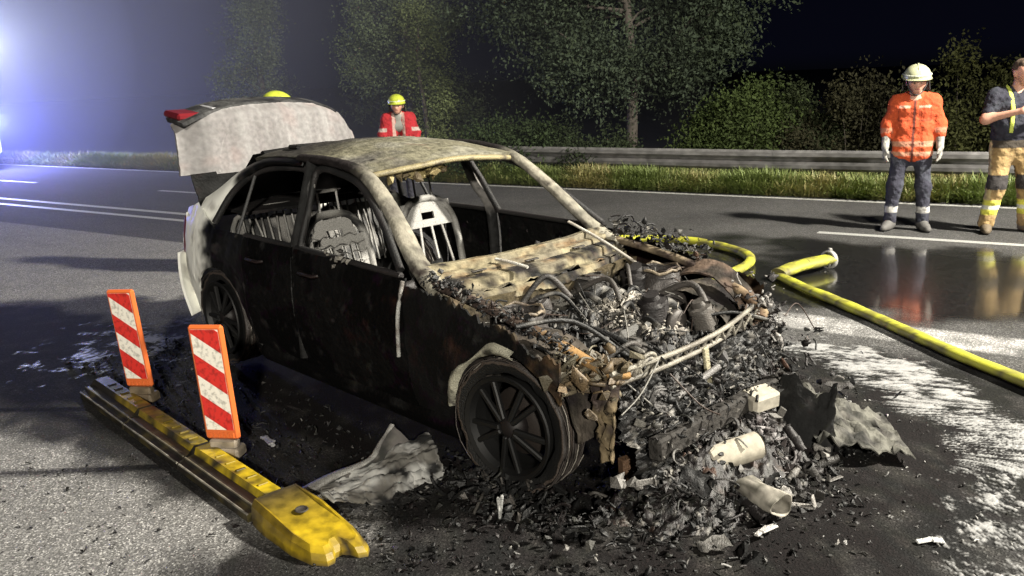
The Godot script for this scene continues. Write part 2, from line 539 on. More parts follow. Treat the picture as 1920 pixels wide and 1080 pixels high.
func terrain() -> void:
	# the road as one sheet, dense where it is near
	var ss := []
	var s := -30.0
	while s < -1.0:
		ss.append(s); s += 2.0
	while s < 7.5:
		ss.append(s); s += 0.055
	while s < 12.4:
		ss.append(s); s += 0.2
	ss.append(12.4)
	var tt := []
	var t := -120.0
	while t < -9.0:
		tt.append(t); t += 3.0
	while t < 5.0:
		tt.append(t); t += 0.055
	while t <= 60.0:
		tt.append(t); t += 2.5
	var verts := PackedVector3Array()
	var cols := PackedColorArray()
	var norms := PackedVector3Array()
	var idx := PackedInt32Array()
	for a in ss:
		for b in tt:
			var p := rd(a, b)
			verts.append(p)
			norms.append(Vector3.UP)
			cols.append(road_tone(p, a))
	var w := tt.size()
	for i in ss.size() - 1:
		for j in w - 1:
			var k := i * w + j
			idx.append_array([k, k + w, k + 1, k + 1, k + w, k + w + 1])
	var arr := []
	arr.resize(Mesh.ARRAY_MAX)
	arr[Mesh.ARRAY_VERTEX] = verts; arr[Mesh.ARRAY_NORMAL] = norms; arr[Mesh.ARRAY_COLOR] = cols; arr[Mesh.ARRAY_INDEX] = idx
	var me := ArrayMesh.new()
	me.add_surface_from_arrays(Mesh.PRIMITIVE_TRIANGLES, arr)
	me.surface_set_material(0, mats["asphalt"])
	var o := MeshInstance3D.new()
	o.name = "road"; o.mesh = me
	add_child(o)
	tag(o, "", "", "", "structure")
	# ground beyond the road: a verge, a shallow ditch, then level fields to the horizon
	var st := st0()
	var prof := [[12.4, -0.02], [12.7, -0.05], [13.6, -0.08], [14.6, -0.35], [16.0, -0.5], [24.0, -0.6], [300.0, -0.6]]
	var tl := [-300.0, -60.0, -30.0, -20.0, -10.0, -5.0, 0.0, 5.0, 10.0, 30.0, 300.0]
	for i in prof.size() - 1:
		for j in tl.size() - 1:
			quad(st, rd(prof[i][0], tl[j], prof[i][1]), rd(prof[i + 1][0], tl[j], prof[i + 1][1]), rd(prof[i + 1][0], tl[j + 1], prof[i + 1][1]), rd(prof[i][0], tl[j + 1], prof[i][1]))
	quad(st, rd(-300, -300, -0.05), rd(12.4, -300, -0.05), rd(12.4, 300, -0.05), rd(-300, 300, -0.05))
	tag(obj("ground", st, "earth"), "", "", "", "structure")
	# painted lines
	line("lane_marking", 9.68, 9.80, -2.48, 8.0)
	line("lane_marking", 9.68, 9.80, -14.6, -13.0)
	line("lane_marking", 9.68, 9.80, -25.0, -19.0)
	line("centre_marking", 7.90, 8.03, -40.0, -8.2)
	line("centre_marking", 7.48, 7.60, -40.0, -8.2)
	line("edge_marking", 12.08, 12.2, -120.0, 40.0, 0.55)
	# water standing on the far lane, where the firefighters are mirrored
	var nx := 90
	var ny := 70
	st = st0()
	for i in nx:
		for j in ny:
			var v := []
			var c := []
			for k in [[i, j], [i, j + 1], [i + 1, j + 1], [i + 1, j]]:
				var p := rd(6.3 + 3.3 * k[1] / ny, -4.0 + 9.5 * k[0] / nx, 0.004)
				var u := Vector2((k[0] - nx * 0.5) / (nx * 0.5), (k[1] - ny * 0.5) / (ny * 0.5))
				var f := 1.0 - smoothstep(0.55, 0.95, maxf(absf(u.x) * 0.95, absf(u.y)) + 0.28 * nz.get_noise_2d(p.x * 1.3, p.z * 1.3))
				v.append(p)
				c.append(Color(0.022, 0.021, 0.02, f * 0.95))
			if c[0].a + c[1].a + c[2].a + c[3].a > 0.01:
				cquad(st, v, c)
	tag(obj("wet_road_surface", st, "wet_asphalt"), "", "", "", "structure")

func line(called: String, s0: float, s1: float, t0: float, t1: float, v := 0.5) -> void:
	var st := st0()
	var n := int(clampf((t1 - t0) / 0.25, 4, 200))
	for i in n:
		var a := lerpf(t0, t1, float(i) / n)
		var b := lerpf(t0, t1, float(i + 1) / n)
		st.set_color(Color(v, v, v * 0.95))
		quad(st, rd(s0, a, 0.004), rd(s1, a, 0.004), rd(s1, b, 0.004), rd(s0, b, 0.004))
	tag(obj(called, st, "road_paint"), "", "", "", "structure")

func guardrail() -> void:
	var t := node("guardrail")
	tag(t, "long weathered grey steel guardrail behind the grass verge", "guardrail")
	var sr := 12.98
	# W-shaped beam profile: offset towards the road, height
	var prof := [[0.0, 0.0], [0.015, 0.0], [0.05, 0.035], [0.05, 0.085], [0.0, 0.13], [0.0, 0.165], [0.05, 0.21], [0.05, 0.265], [0.015, 0.30], [0.0, 0.30]]
	var k := 0
	var tp := -16.0
	while tp < 16.0:
		var st := st0()
		var y0 := 0.305 + 0.012 * sin(k * 1.7)
		var y1 := 0.305 + 0.012 * sin((k + 1) * 1.7)
		for i in prof.size() - 1:
			st.set_smooth_group(i)
			var n := 8
			for j in n:
				var a0 := tp + 4.0 * j / n
				var a1 := tp + 4.0 * (j + 1) / n + (0.12 if j == n - 1 else 0.0)
				var off := 0.004 * (k % 2)
				var v := []
				var c := []
				for e in [[i, a0], [i, a1], [i + 1, a1], [i + 1, a0]]:
					var f: float = (e[1] - tp) / 4.0
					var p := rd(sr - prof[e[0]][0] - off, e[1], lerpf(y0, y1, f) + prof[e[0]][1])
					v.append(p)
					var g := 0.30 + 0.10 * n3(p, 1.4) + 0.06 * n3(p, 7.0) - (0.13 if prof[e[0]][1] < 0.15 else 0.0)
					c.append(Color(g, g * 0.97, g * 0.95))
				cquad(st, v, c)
		obj("rail_beam", st, "galvanised", t)
		for m in 2:
			st = st0(false)
			st.set_color(Color(0.2, 0.2, 0.2))
			box(st, Transform3D(Basis(Vector3(0.5635, 0, -0.8261), Vector3.UP, Vector3(0.8261, 0, 0.5635)), rd(sr + 0.06, tp + 2.0 * m, 0.22)), Vector3(0.1, 0.72, 0.06), 0.008)
			obj("post", st, "galvanised", t)
		k += 1
		tp += 4.0

func multi(called: String, me: Mesh, xf: Array, cols: Array, parent: Node) -> MultiMeshInstance3D:
	var mm := MultiMesh.new()
	mm.transform_format = MultiMesh.TRANSFORM_3D
	mm.use_colors = true
	mm.mesh = me
	mm.instance_count = xf.size()
	for i in xf.size():
		mm.set_instance_transform(i, xf[i])
		mm.set_instance_color(i, cols[i])
	var o := MultiMeshInstance3D.new()
	o.multimesh = mm
	o.name = numbered(called, parent)
	parent.add_child(o, true)
	o.set_meta("kind", "stuff")
	return o

func verge_grass() -> void:
	var tufts := []
	for v in 3:
		var st := st0(false)
		for b in 9:
			var a := rng.randf() * TAU
			var l := rng.randf_range(0.55, 1.0)
			var w := rng.randf_range(0.010, 0.020)
			var side := Vector3(cos(a), 0, sin(a))
			var lean := Vector3(-sin(a), 0, cos(a)) * rng.randf_range(-0.35, 0.35)
			var base := Vector3(rng.randf_range(-0.06, 0.06), 0, rng.randf_range(-0.06, 0.06))
			var m := base + Vector3(0, l * 0.55, 0) + lean * 0.4
			var tip := base + Vector3(0, l, 0) + lean * 1.2
			var g := rng.randf_range(0.75, 1.25)
			st.set_color(Color(g, g, g))
			quad(st, base - side * w, base + side * w, m + side * w * 0.8, m - side * w * 0.8)
			st.add_vertex(m - side * w * 0.8); st.add_vertex(m + side * w * 0.8); st.add_vertex(tip)
		tufts.append(finish(st, "grass"))
	for v in 3:
		var xf := []
		var cols := []
		for i in 7000:
			var s := 12.42 + absf(rng.randfn(0, 0.45))
			var t := rng.randf_range(-22.0, 8.0)
			if rng.randf() < 0.25:
				t = rng.randf_range(-60.0, -20.0)
			var p := rd(s, t, -0.03 - 0.04 * clampf(s - 12.4, 0, 2))
			var h := 0.33 + 0.13 * nz.get_noise_2d(p.x * 0.9, p.z * 0.9) + rng.randf_range(-0.08, 0.1)
			if s < 12.6: h *= 0.6
			xf.append(Transform3D(Basis.from_euler(Vector3(0, rng.randf() * TAU, 0)).scaled(Vector3(1.0, maxf(h, 0.1), 1.0)), p))
			var dry := smoothstep(-0.2, 0.5, nz.get_noise_2d(p.x * 0.6 + 9, p.z * 0.6) + rng.randf_range(-0.3, 0.3))
			cols.append(Color(0.14, 0.18, 0.05).lerp(Color(0.30, 0.26, 0.11), dry))
		var o := multi("verge_grass", tufts[v], xf, cols, self)

# ---------------------------------------------------------------- trees and bushes
func leaf_cluster(n: int, size: float, spread: float) -> ArrayMesh:
	var st := st0(false)
	for i in n:
		var p := Vector3(rng.randfn(0, 1), rng.randfn(0, 1), rng.randfn(0, 1)) * spread
		var b := Basis.from_euler(Vector3(rng.randf() * TAU, rng.randf() * TAU, rng.randf() * TAU))
		var l := size * rng.randf_range(0.7, 1.3)
		var w := l * 0.55
		var g := rng.randf_range(0.7, 1.3)
		st.set_color(Color(g, g, g * rng.randf_range(0.8, 1.1)))
		var a := p + b * Vector3(-l, 0, 0)
		var c := p + b * Vector3(l, 0, 0)
		var u := p + b * Vector3(0, l * 0.15, w)
		var d := p + b * Vector3(0, l * 0.15, -w)
		st.add_vertex(a); st.add_vertex(u); st.add_vertex(c)
		st.add_vertex(a); st.add_vertex(c); st.add_vertex(d)
	return finish(st, "leaf")

# limbs grow from the trunk; leaf clusters sit along the outer twigs
func tree(called: String, label: String, cat: String, base: Vector3, th: float, limbs: Array, clusters: Array, tint: Color, per_limb: int, jit: float, cs: float, grp := "") -> void:
	var t := node(called)
	t.position = base
	tag(t, label, cat, grp)
	if th > 0.0:
		var st := st0()
		var top: float = limbs.reduce(func(m, l): return maxf(m, l[0].y), 0.5)
		tube(st, curve([Vector3.ZERO, Vector3(0.06, top * 0.4, 0.03), Vector3(-0.05, top * 0.75, 0), Vector3(0.02, top, 0)], 5), [th * 1.3, th * 1.1, th, th, th * 0.95, th * 0.9, th * 0.85, th * 0.8, th * 0.75, th * 0.7, th * 0.6, th * 0.5, th * 0.4, th * 0.3, th * 0.2, th * 0.12], 10)
		for l in limbs:
			var a: Vector3 = l[0]
			var b: Vector3 = l[1]
			tube(st, curve([a, (a + b) * 0.5 + Vector3(0, 0.12, 0), b], 4), [th * 0.35, th * 0.3, th * 0.26, th * 0.22, th * 0.18, th * 0.15, th * 0.12, th * 0.09, th * 0.05], 6)
		obj("trunk", st, "bark", t)
	var xf := []
	var cols := []
	for l in limbs:
		var a: Vector3 = l[0]
		var b: Vector3 = l[1]
		var sz: float = l[2]
		for i in int(per_limb * sz):
			var f := sqrt(rng.randf())
			var dir := Vector3(rng.randfn(0, 1), rng.randfn(0, 0.8), rng.randfn(0, 1))
			var p := a.lerp(b, 0.35 + 0.75 * f) + dir * jit * sz
			if n3(p + base, 1.3) + 0.5 * n3(p + base, 3.1) < -0.06:
				continue
			var sc := cs * rng.randf_range(0.7, 1.3)
			xf.append(Transform3D(Basis.from_euler(Vector3(rng.randf() * TAU, rng.randf() * TAU, 0)).scaled(Vector3.ONE * sc), p))
			var k := 0.75 + 0.5 * n3(p + base, 0.9) + rng.randf_range(-0.15, 0.15)
			cols.append(Color(tint.r * k, tint.g * k, tint.b * k))
	multi("crown", clusters[0], xf, cols, t)

func trees() -> void:
	var cl := [leaf_cluster(24, 0.036, 0.13)]
	var cf := [leaf_cluster(22, 0.026, 0.12)]
	var limbs := []
	# the big tree behind the rail
	for i in 26:
		var a := rng.randf() * TAU
		var y := rng.randf_range(0.0, 1.0)
		var start := Vector3(0, 2.5 + y * 2.8, 0)
		var reach := rng.randf_range(1.3, 2.35) * (1.0 - 0.25 * y)
		limbs.append([start, start + Vector3(cos(a) * reach * 1.08, rng.randf_range(0.0, 1.2) - (0.35 if y < 0.3 else 0.0), sin(a) * reach * 0.8), rng.randf_range(0.8, 1.2)])
	for e in [[-1.85, 3.4], [-1.45, 2.6], [2.15, 3.8], [1.6, 3.0], [0.7, 2.5], [-0.8, 2.3], [1.2, 2.6], [2.3, 4.3]]:
		limbs.append([Vector3(0, 1.9, 0), Vector3(e[0], e[1], 0.5), 1.0])
	tree("broadleaf_tree", "big broad green tree with a pale trunk rising behind the guardrail", "tree", Vector3(2.42, -0.5, -17.0), 0.11, limbs, cl, Color(0.042, 0.056, 0.036), 190, 0.36, 1.0)
	# two slimmer trees in the smoke
	limbs = []
	for i in 34:
		var a := rng.randf() * TAU
		var f := float(i) / 34.0
		var start := Vector3(0, 0.7 + f * 5.6, 0)
		var reach := lerpf(1.5, 0.5, f) * rng.randf_range(0.7, 1.1)
		limbs.append([start, start + Vector3(cos(a) * reach, reach * 0.55, sin(a) * reach), lerpf(1.0, 0.6, f)])
	tree("slender_tree", "tall slender tree with feathery foliage behind the firefighter in red", "tree", Vector3(-2.15, -0.5, -20.0), 0.09, limbs, cf, Color(0.095, 0.12, 0.07), 130, 0.25, 1.0, "")
	limbs = []
	for i in 26:
		var a := rng.randf() * TAU
		var f := float(i) / 26.0
		var start := Vector3(0, 0.6 + f * 4.0, 0)
		var reach := lerpf(1.25, 0.25, f) * rng.randf_range(0.7, 1.1)
		limbs.append([start, start + Vector3(cos(a) * reach, reach * 0.5, sin(a) * reach), lerpf(1.0, 0.6, f)])
	tree("slender_tree", "pale conical tree fading in the smoke above the open boot lid", "tree", Vector3(-5.9, -0.5, -21.6), 0.08, limbs, cf, Color(0.11, 0.135, 0.09), 110, 0.22, 1.0, "")
	limbs = []
	for i in 12:
		var a := rng.randf() * TAU
		var f := float(i) / 12.0
		var start := Vector3(0, 0.6 + f * 3.0, 0)
		var reach := lerpf(0.55, 0.2, f)
		limbs.append([start, start + Vector3(cos(a) * reach, reach * 0.9, sin(a) * reach), 0.7])
	tree("young_tree", "slim lighter green young tree standing in front of the slender tree", "tree", Vector3(-1.72, -0.4, -18.6), 0.05, limbs, cf, Color(0.14, 0.17, 0.075), 110, 0.22, 1.0, "")
	# bushes behind the rail: [place, half width, height, tint, label]
	var bs := [
		[Vector3(-0.05, -0.4, -16.2), 1.15, 1.75, Color(0.034, 0.05, 0.022), "low dark green bush left of the big tree trunk, right of the burnt roof"],
		[Vector3(1.45, -0.4, -15.6), 0.85, 1.35, Color(0.025, 0.034, 0.017), "small dark bush under the big tree, beside its trunk"],
		[Vector3(4.15, -0.4, -15.2), 1.15, 2.05, Color(0.044, 0.062, 0.02), "rounded light green bush behind the middle of the guardrail"],
		[Vector3(5.2, -0.4, -15.9), 0.9, 2.0, Color(0.028, 0.036, 0.017), "dim bush between the rounded light bush and the reddish bush"],
		[Vector3(6.15, -0.4, -15.3), 1.1, 2.1, Color(0.03, 0.029, 0.016), "dark reddish green bush directly behind the firefighter in orange"],
		[Vector3(7.5, -0.4, -14.3), 1.0, 2.45, Color(0.05, 0.054, 0.02), "tall plumed olive bush behind the bareheaded firefighter"],
		[Vector3(9.2, -0.4, -14.2), 1.2, 2.3, Color(0.07, 0.08, 0.035), "olive bush at the far right end of the hedge"],
	]
	for b in bs:
		limbs = []
		var hw: float = b[1]
		var h: float = b[2]
		for i in 20:
			var a := rng.randf() * TAU
			var r := sqrt(rng.randf()) * hw
			var top := h * (1.0 - 0.55 * (r / hw) * (r / hw)) * rng.randf_range(0.75, 1.08)
			limbs.append([Vector3(cos(a) * r * 0.35, 0.05, sin(a) * r * 0.35), Vector3(cos(a) * r, top * 0.86, sin(a) * r * 0.8), 0.8])
		tree("bush", b[4], "bush", b[0], 0.035, limbs, cl, b[3], 80, 0.17, 0.85, "")

# ---------------------------------------------------------------- fire engine in the smoke
func fire_engine() -> void:
	var t := node("fire_engine")
	t.transform = Transform3D(Basis(Vector3(0.5635, 0, -0.8261), Vector3.UP, Vector3(0.8261, 0, 0.5635)), rd(10.1, -23.6))
	tag(t, "fire engine with flashing blue lights half hidden in the smoke", "fire engine")
	# local axes: x across, z forward
	var st := st0(false)
	st.set_color(Color.WHITE)
	box(st, at(Vector3(0, 1.75, -0.9)), Vector3(2.4, 2.3, 1.8), 0.08)
	obj("cab", st, "engine_red", t)
	st = st0(false)
	box(st, at(Vector3(0, 1.85, -4.6)), Vector3(2.45, 2.5, 5.4), 0.05)
	obj("equipment_body", st, "engine_red", t)
	st = st0(false)
	st.set_color(Color(0.01, 0.012, 0.015))
	box(st, at(Vector3(0, 2.15, 0.012)), Vector3(2.1, 0.9, 0.02))
	obj("windscreen", st, "smooth_plain", t)
	st = st0(false)
	st.set_color(Color(0.7, 0.7, 0.7))
	box(st, at(Vector3(0, 0.62, 0.06)), Vector3(2.4, 0.4, 0.25), 0.04)
	obj("bumper", st, "smooth_plain", t)
	for sx in [-1.0, 1.0]:
		st = st0(false)
		box(st, at(Vector3(sx * 0.95, 0.72, 0.2)), Vector3(0.22, 0.16, 0.02))
		obj("headlight", st, "white_lamp", t)
		st = st0(false)
		box(st, at(Vector3(sx * 0.45, 1.25, 0.03)), Vector3(0.2, 0.12, 0.05))
		obj("front_flasher", st, "blue_lamp", t)
		st = st0()
		lathe(st, at(Vector3(sx * 0.9, 2.9, -0.4), -90), [[0.0, 0.24], [0.09, 0.22], [0.13, 0.1], [0.13, 0.0]], 14)
		obj("roof_beacon", st, "blue_lamp", t)
		for zz in [-1.3, -5.6]:
			st = st0()
			st.set_color(Color(0.02, 0.02, 0.02))
			lathe(st, at(Vector3(sx * 1.2 - 0.15, 0.5, zz), 0, 90), [[0.0, 0.0], [0.28, 0.0], [0.5, 0.03], [0.5, 0.27], [0.28, 0.3], [0.0, 0.3]], 20)
			obj("wheel", st, "plain", t)
	st = st0(false)
	box(st, at(Vector3(0.55, 3.12, -0.15)), Vector3(0.6, 0.22, 0.04))
	obj("roof_work_light", st, "white_lamp", t)
	for e in [[Vector3(1.0, 1.25, 0.5), Color(0.40, 0.44, 1.0), 58.0, "blue_flash_light"], [Vector3(0.95, 3.15, 0.25), Color(0.92, 0.95, 1.0), 48.0, "roof_flood_light"]]:
		var l := OmniLight3D.new()
		l.name = e[3]
		l.light_color = e[1]
		l.light_energy = e[2]
		l.light_size = 0.12
		l.omni_range = 80.0
		l.omni_attenuation = 2.0
		l.shadow_enabled = true
		l.position = e[0]
		t.add_child(l)

# ---------------------------------------------------------------- the burnt car (x forward, y up, z towards the photographer's side)
func side_z(x: float, y: float) -> float:
	var z: float
	if y < 0.9:
		z = 0.85 - 0.09 * pow(clampf((0.60 - y) / 0.45, 0, 1), 2.0) - 0.03 * pow(maxf(0.0, (y - 0.62) / 0.28), 2.0)
	else:
		z = 0.82 - (y - 0.9) * 0.50
	if x < -1.5: z -= 0.20 * pow((-1.5 - x) / 0.75, 2.0)
	if x > 1.5: z -= 0.16 * pow((x - 1.5) / 0.6, 2.0)
	return z

func side_col(p: Vector3) -> Color:
	var c := pick(p, 1.6, Color(0.0025, 0.0025, 0.003), Color(0.006, 0.005, 0.0052))
	c = c.lerp(Color(0.042, 0.018, 0.011), smoothstep(0.22, 0.6, n3(p + Vector3(5, 0, 0), 2.2) + 0.3 * n3(p, 9.0)) * 0.7 * smoothstep(-0.8, 0.4, p.x) * smoothstep(0.35, 0.7, p.y))
	c = c.lerp(Color(0.05, 0.048, 0.046), smoothstep(0.25, 0.6, n3(p, 6.0) + 0.3 * n3(p, 22.0)) * 0.35)
	c = c.lerp(Color(0.14, 0.13, 0.12), smoothstep(0.42, 0.6, n3(p + Vector3(0, 3, 0), 13.0)) * smoothstep(0.1, 0.5, n3(p, 2.0)) * 0.5)
	return c

# paint that the fire left white at the tail of the car
func tail_col(p: Vector3) -> Color:
	var burnt := side_col(p)
	var edge := -1.56 - 0.10 * (p.y - 0.7) + 0.12 * n3(p, 3.0) + 0.05 * n3(p, 9.0)
	if p.y > 0.95: edge += 0.30 * smoothstep(0.95, 1.1, p.y)
	if p.y < 0.55: edge -= 0.12
	var w := smoothstep(0.10, -0.10, p.x - edge)
	var white := Color(0.86, 0.86, 0.80).lerp(Color(0.36, 0.35, 0.32), smoothstep(0.2, 0.7, n3(p, 4.0) + 0.25 * smoothstep(0.95, 0.7, p.y)))
	return burnt.lerp(white, w)

func arch_y(x: float, cx: float, r: float, low: float) -> float:
	var d := absf(x - cx)
	return maxf(low, 0.31 + sqrt(maxf(0.0, r * r - d * d))) if d < r else low

# a body panel between a lower and an upper edge curve
func panel(called: String, parent: Node, sg: float, x0: float, x1: float, yb: Callable, yt: Callable, col: Callable, m := "sooty_paint", nu := 50, nv := 40, crumple := 0.013) -> MeshInstance3D:
	var st := st0()
	sheet(st, nu, nv, func(u, v):
		var x := lerpf(x0, x1, u)
		var y := lerpf(yb.call(x), yt.call(x), v)
		var z := side_z(x, y) + crumple * nz.get_noise_2d(x * 2.5, y * 2.5 + sg * 9.0) + crumple * 0.4 * nz.get_noise_2d(x * 9, y * 9 + sg * 9.0)
		return Vector3(x, y, z * sg), col, 0.014 * sg)
	return obj(called, st, m, parent)

func roof_y(x: float, z: float) -> float:
	var f := (x + 0.55) / 0.68
	return 1.462 - 0.075 * f * f * (1.0 if f > 0 else 0.7) - 0.055 * pow(absf(z) / 0.57, 2.2) + 0.012 * nz.get_noise_2d(x * 2.0, z * 2.0) - 0.018 * maxf(0.0, nz.get_noise_2d(x * 1.1 + 4, z * 1.1))

func roof_col(p: Vector3) -> Color:
	var c := pick(p, 2.2, Color(0.23, 0.215, 0.15), Color(0.31, 0.295, 0.235))
	c = c.lerp(Color(0.14, 0.13, 0.115), smoothstep(0.0, 0.45, n3(p + Vector3(3, 1, 2), 1.5)))
	c = c.lerp(Color(0.28, 0.17, 0.13), smoothstep(0.3, 0.6, n3(p + Vector3(8, 1, 2), 3.0)) * 0.6)
	c = c.lerp(Color(0.03, 0.027, 0.025), smoothstep(-0.35, -1.0, p.x - 0.45 * p.z + 0.2 * n3(p, 3.0)) * 0.85)
	c = c.lerp(Color(0.02, 0.018, 0.017), smoothstep(0.42, 0.62, n3(p + Vector3(0, 7, 0), 4.0)))
	return c

func pillar_col(p: Vector3) -> Color:
	var c := pick(p, 4.0, Color(0.37, 0.345, 0.275), Color(0.22, 0.205, 0.17))
	c = c.lerp(Color(0.05, 0.04, 0.035), smoothstep(0.25, 0.55, n3(p + Vector3(4, 0, 1), 5.0)))
	c = c.lerp(Color(0.02, 0.018, 0.017), smoothstep(0.20, -0.08, p.x + 0.05 * n3(p, 5.0)))
	return c

func dark_col(p: Vector3) -> Color:
	var c := pick(p, 5.0, Color(0.010, 0.009, 0.010), Color(0.03, 0.027, 0.026))
	return c.lerp(Color(0.12, 0.115, 0.11), smoothstep(0.4, 0.65, n3(p + Vector3(1, 3, 0), 9.0)))

func cowl_col(p: Vector3) -> Color:
	var c := pick(p, 3.0, Color(0.34, 0.295, 0.19), Color(0.22, 0.195, 0.14))
	c = c.lerp(Color(0.22, 0.13, 0.06), smoothstep(0.1, 0.5, n3(p * Vector3(3, 2, 0.6) + Vector3(7, 0, 3), 5.0)) * 0.7)
	return c.lerp(Color(0.03, 0.025, 0.02), smoothstep(0.2, 0.5, n3(p * Vector3(3, 3, 0.7) + Vector3(2, 5, 0), 7.0)))

func ash_col(p: Vector3) -> Color:
	var c := pick(p, 6.0, Color(0.05, 0.046, 0.042), Color(0.36, 0.34, 0.30), -0.1, 0.35)
	return c.lerp(Color(0.16, 0.075, 0.03), smoothstep(0.25, 0.6, n3(p + Vector3(9, 1, 0), 4.0)) * 0.6)

func seat_col(p: Vector3) -> Color:
	var c := pick(p, 7.0, Color(0.48, 0.47, 0.44), Color(0.24, 0.23, 0.21))
	return c.lerp(Color(0.02, 0.02, 0.02), smoothstep(0.0, 0.35, n3(p + Vector3(3, 3, 0), 8.0)))

# tube whose colour follows a function
func ctube(st: SurfaceTool, pts: Array, rad, col: Callable, sides := 8, flat := 1.0, up0 := Vector3.UP) -> void:
	st.set_smooth_group(0)
	var n := pts.size()
	var rings := []
	var cols := []
	var up := up0
	for i in n:
		var d: Vector3 = (pts[mini(i + 1, n - 1)] - pts[maxi(i - 1, 0)]).normalized()
		if absf(d.dot(up)) > 0.97:
			up = Vector3(1, 0, 0) if absf(d.x) < 0.8 else Vector3(0, 0, 1)
		var sx := d.cross(up).normalized()
		var sy := sx.cross(d).normalized()
		var r: float = rad[i] if rad is Array else rad
		var ring := []
		var rc := []
		for k in sides:
			var a := TAU * k / sides
			var p: Vector3 = pts[i] + sx * cos(a) * r + sy * sin(a) * r * flat
			ring.append(p)
			rc.append(col.call(p))
		rings.append(ring)
		cols.append(rc)
	for i in n - 1:
		for k in sides:
			var j := (k + 1) % sides
			cquad(st, [rings[i][k], rings[i][j], rings[i + 1][j], rings[i + 1][k]], [cols[i][k], cols[i][j], cols[i + 1][j], cols[i + 1][k]])
	st.set_smooth_group(-1)
	for e in [0, n - 1]:
		st.set_color(cols[e][0])
		for k in range(1, sides - 1):
			st.add_vertex(rings[e][0]); st.add_vertex(rings[e][k]); st.add_vertex(rings[e][k + 1])
	st.set_smooth_group(0)

func cbox(st: SurfaceTool, xf: Transform3D, size: Vector3, col: Callable, ch := 0.006) -> void:
	st.set_color(col.call(xf.origin))
	box(st, xf, size, ch)

func build_car() -> void:
	car = node("burnt_car")
	car.transform = Transform3D(Basis(Vector3(0.69439, -0.01079, 0.71952), Vector3(0.00749, 0.99994, 0.00776), Vector3(-0.71956, 0.0, 0.69443)), Vector3(-0.40736, 0.0, -5.21082))
	tag(car, "burnt-out saloon car without bonnet or glass, boot lid standing open", "car")
	body_sides()
	roof_and_pillars()
	cabin()
	boot()
	engine_bay()
	wheels()

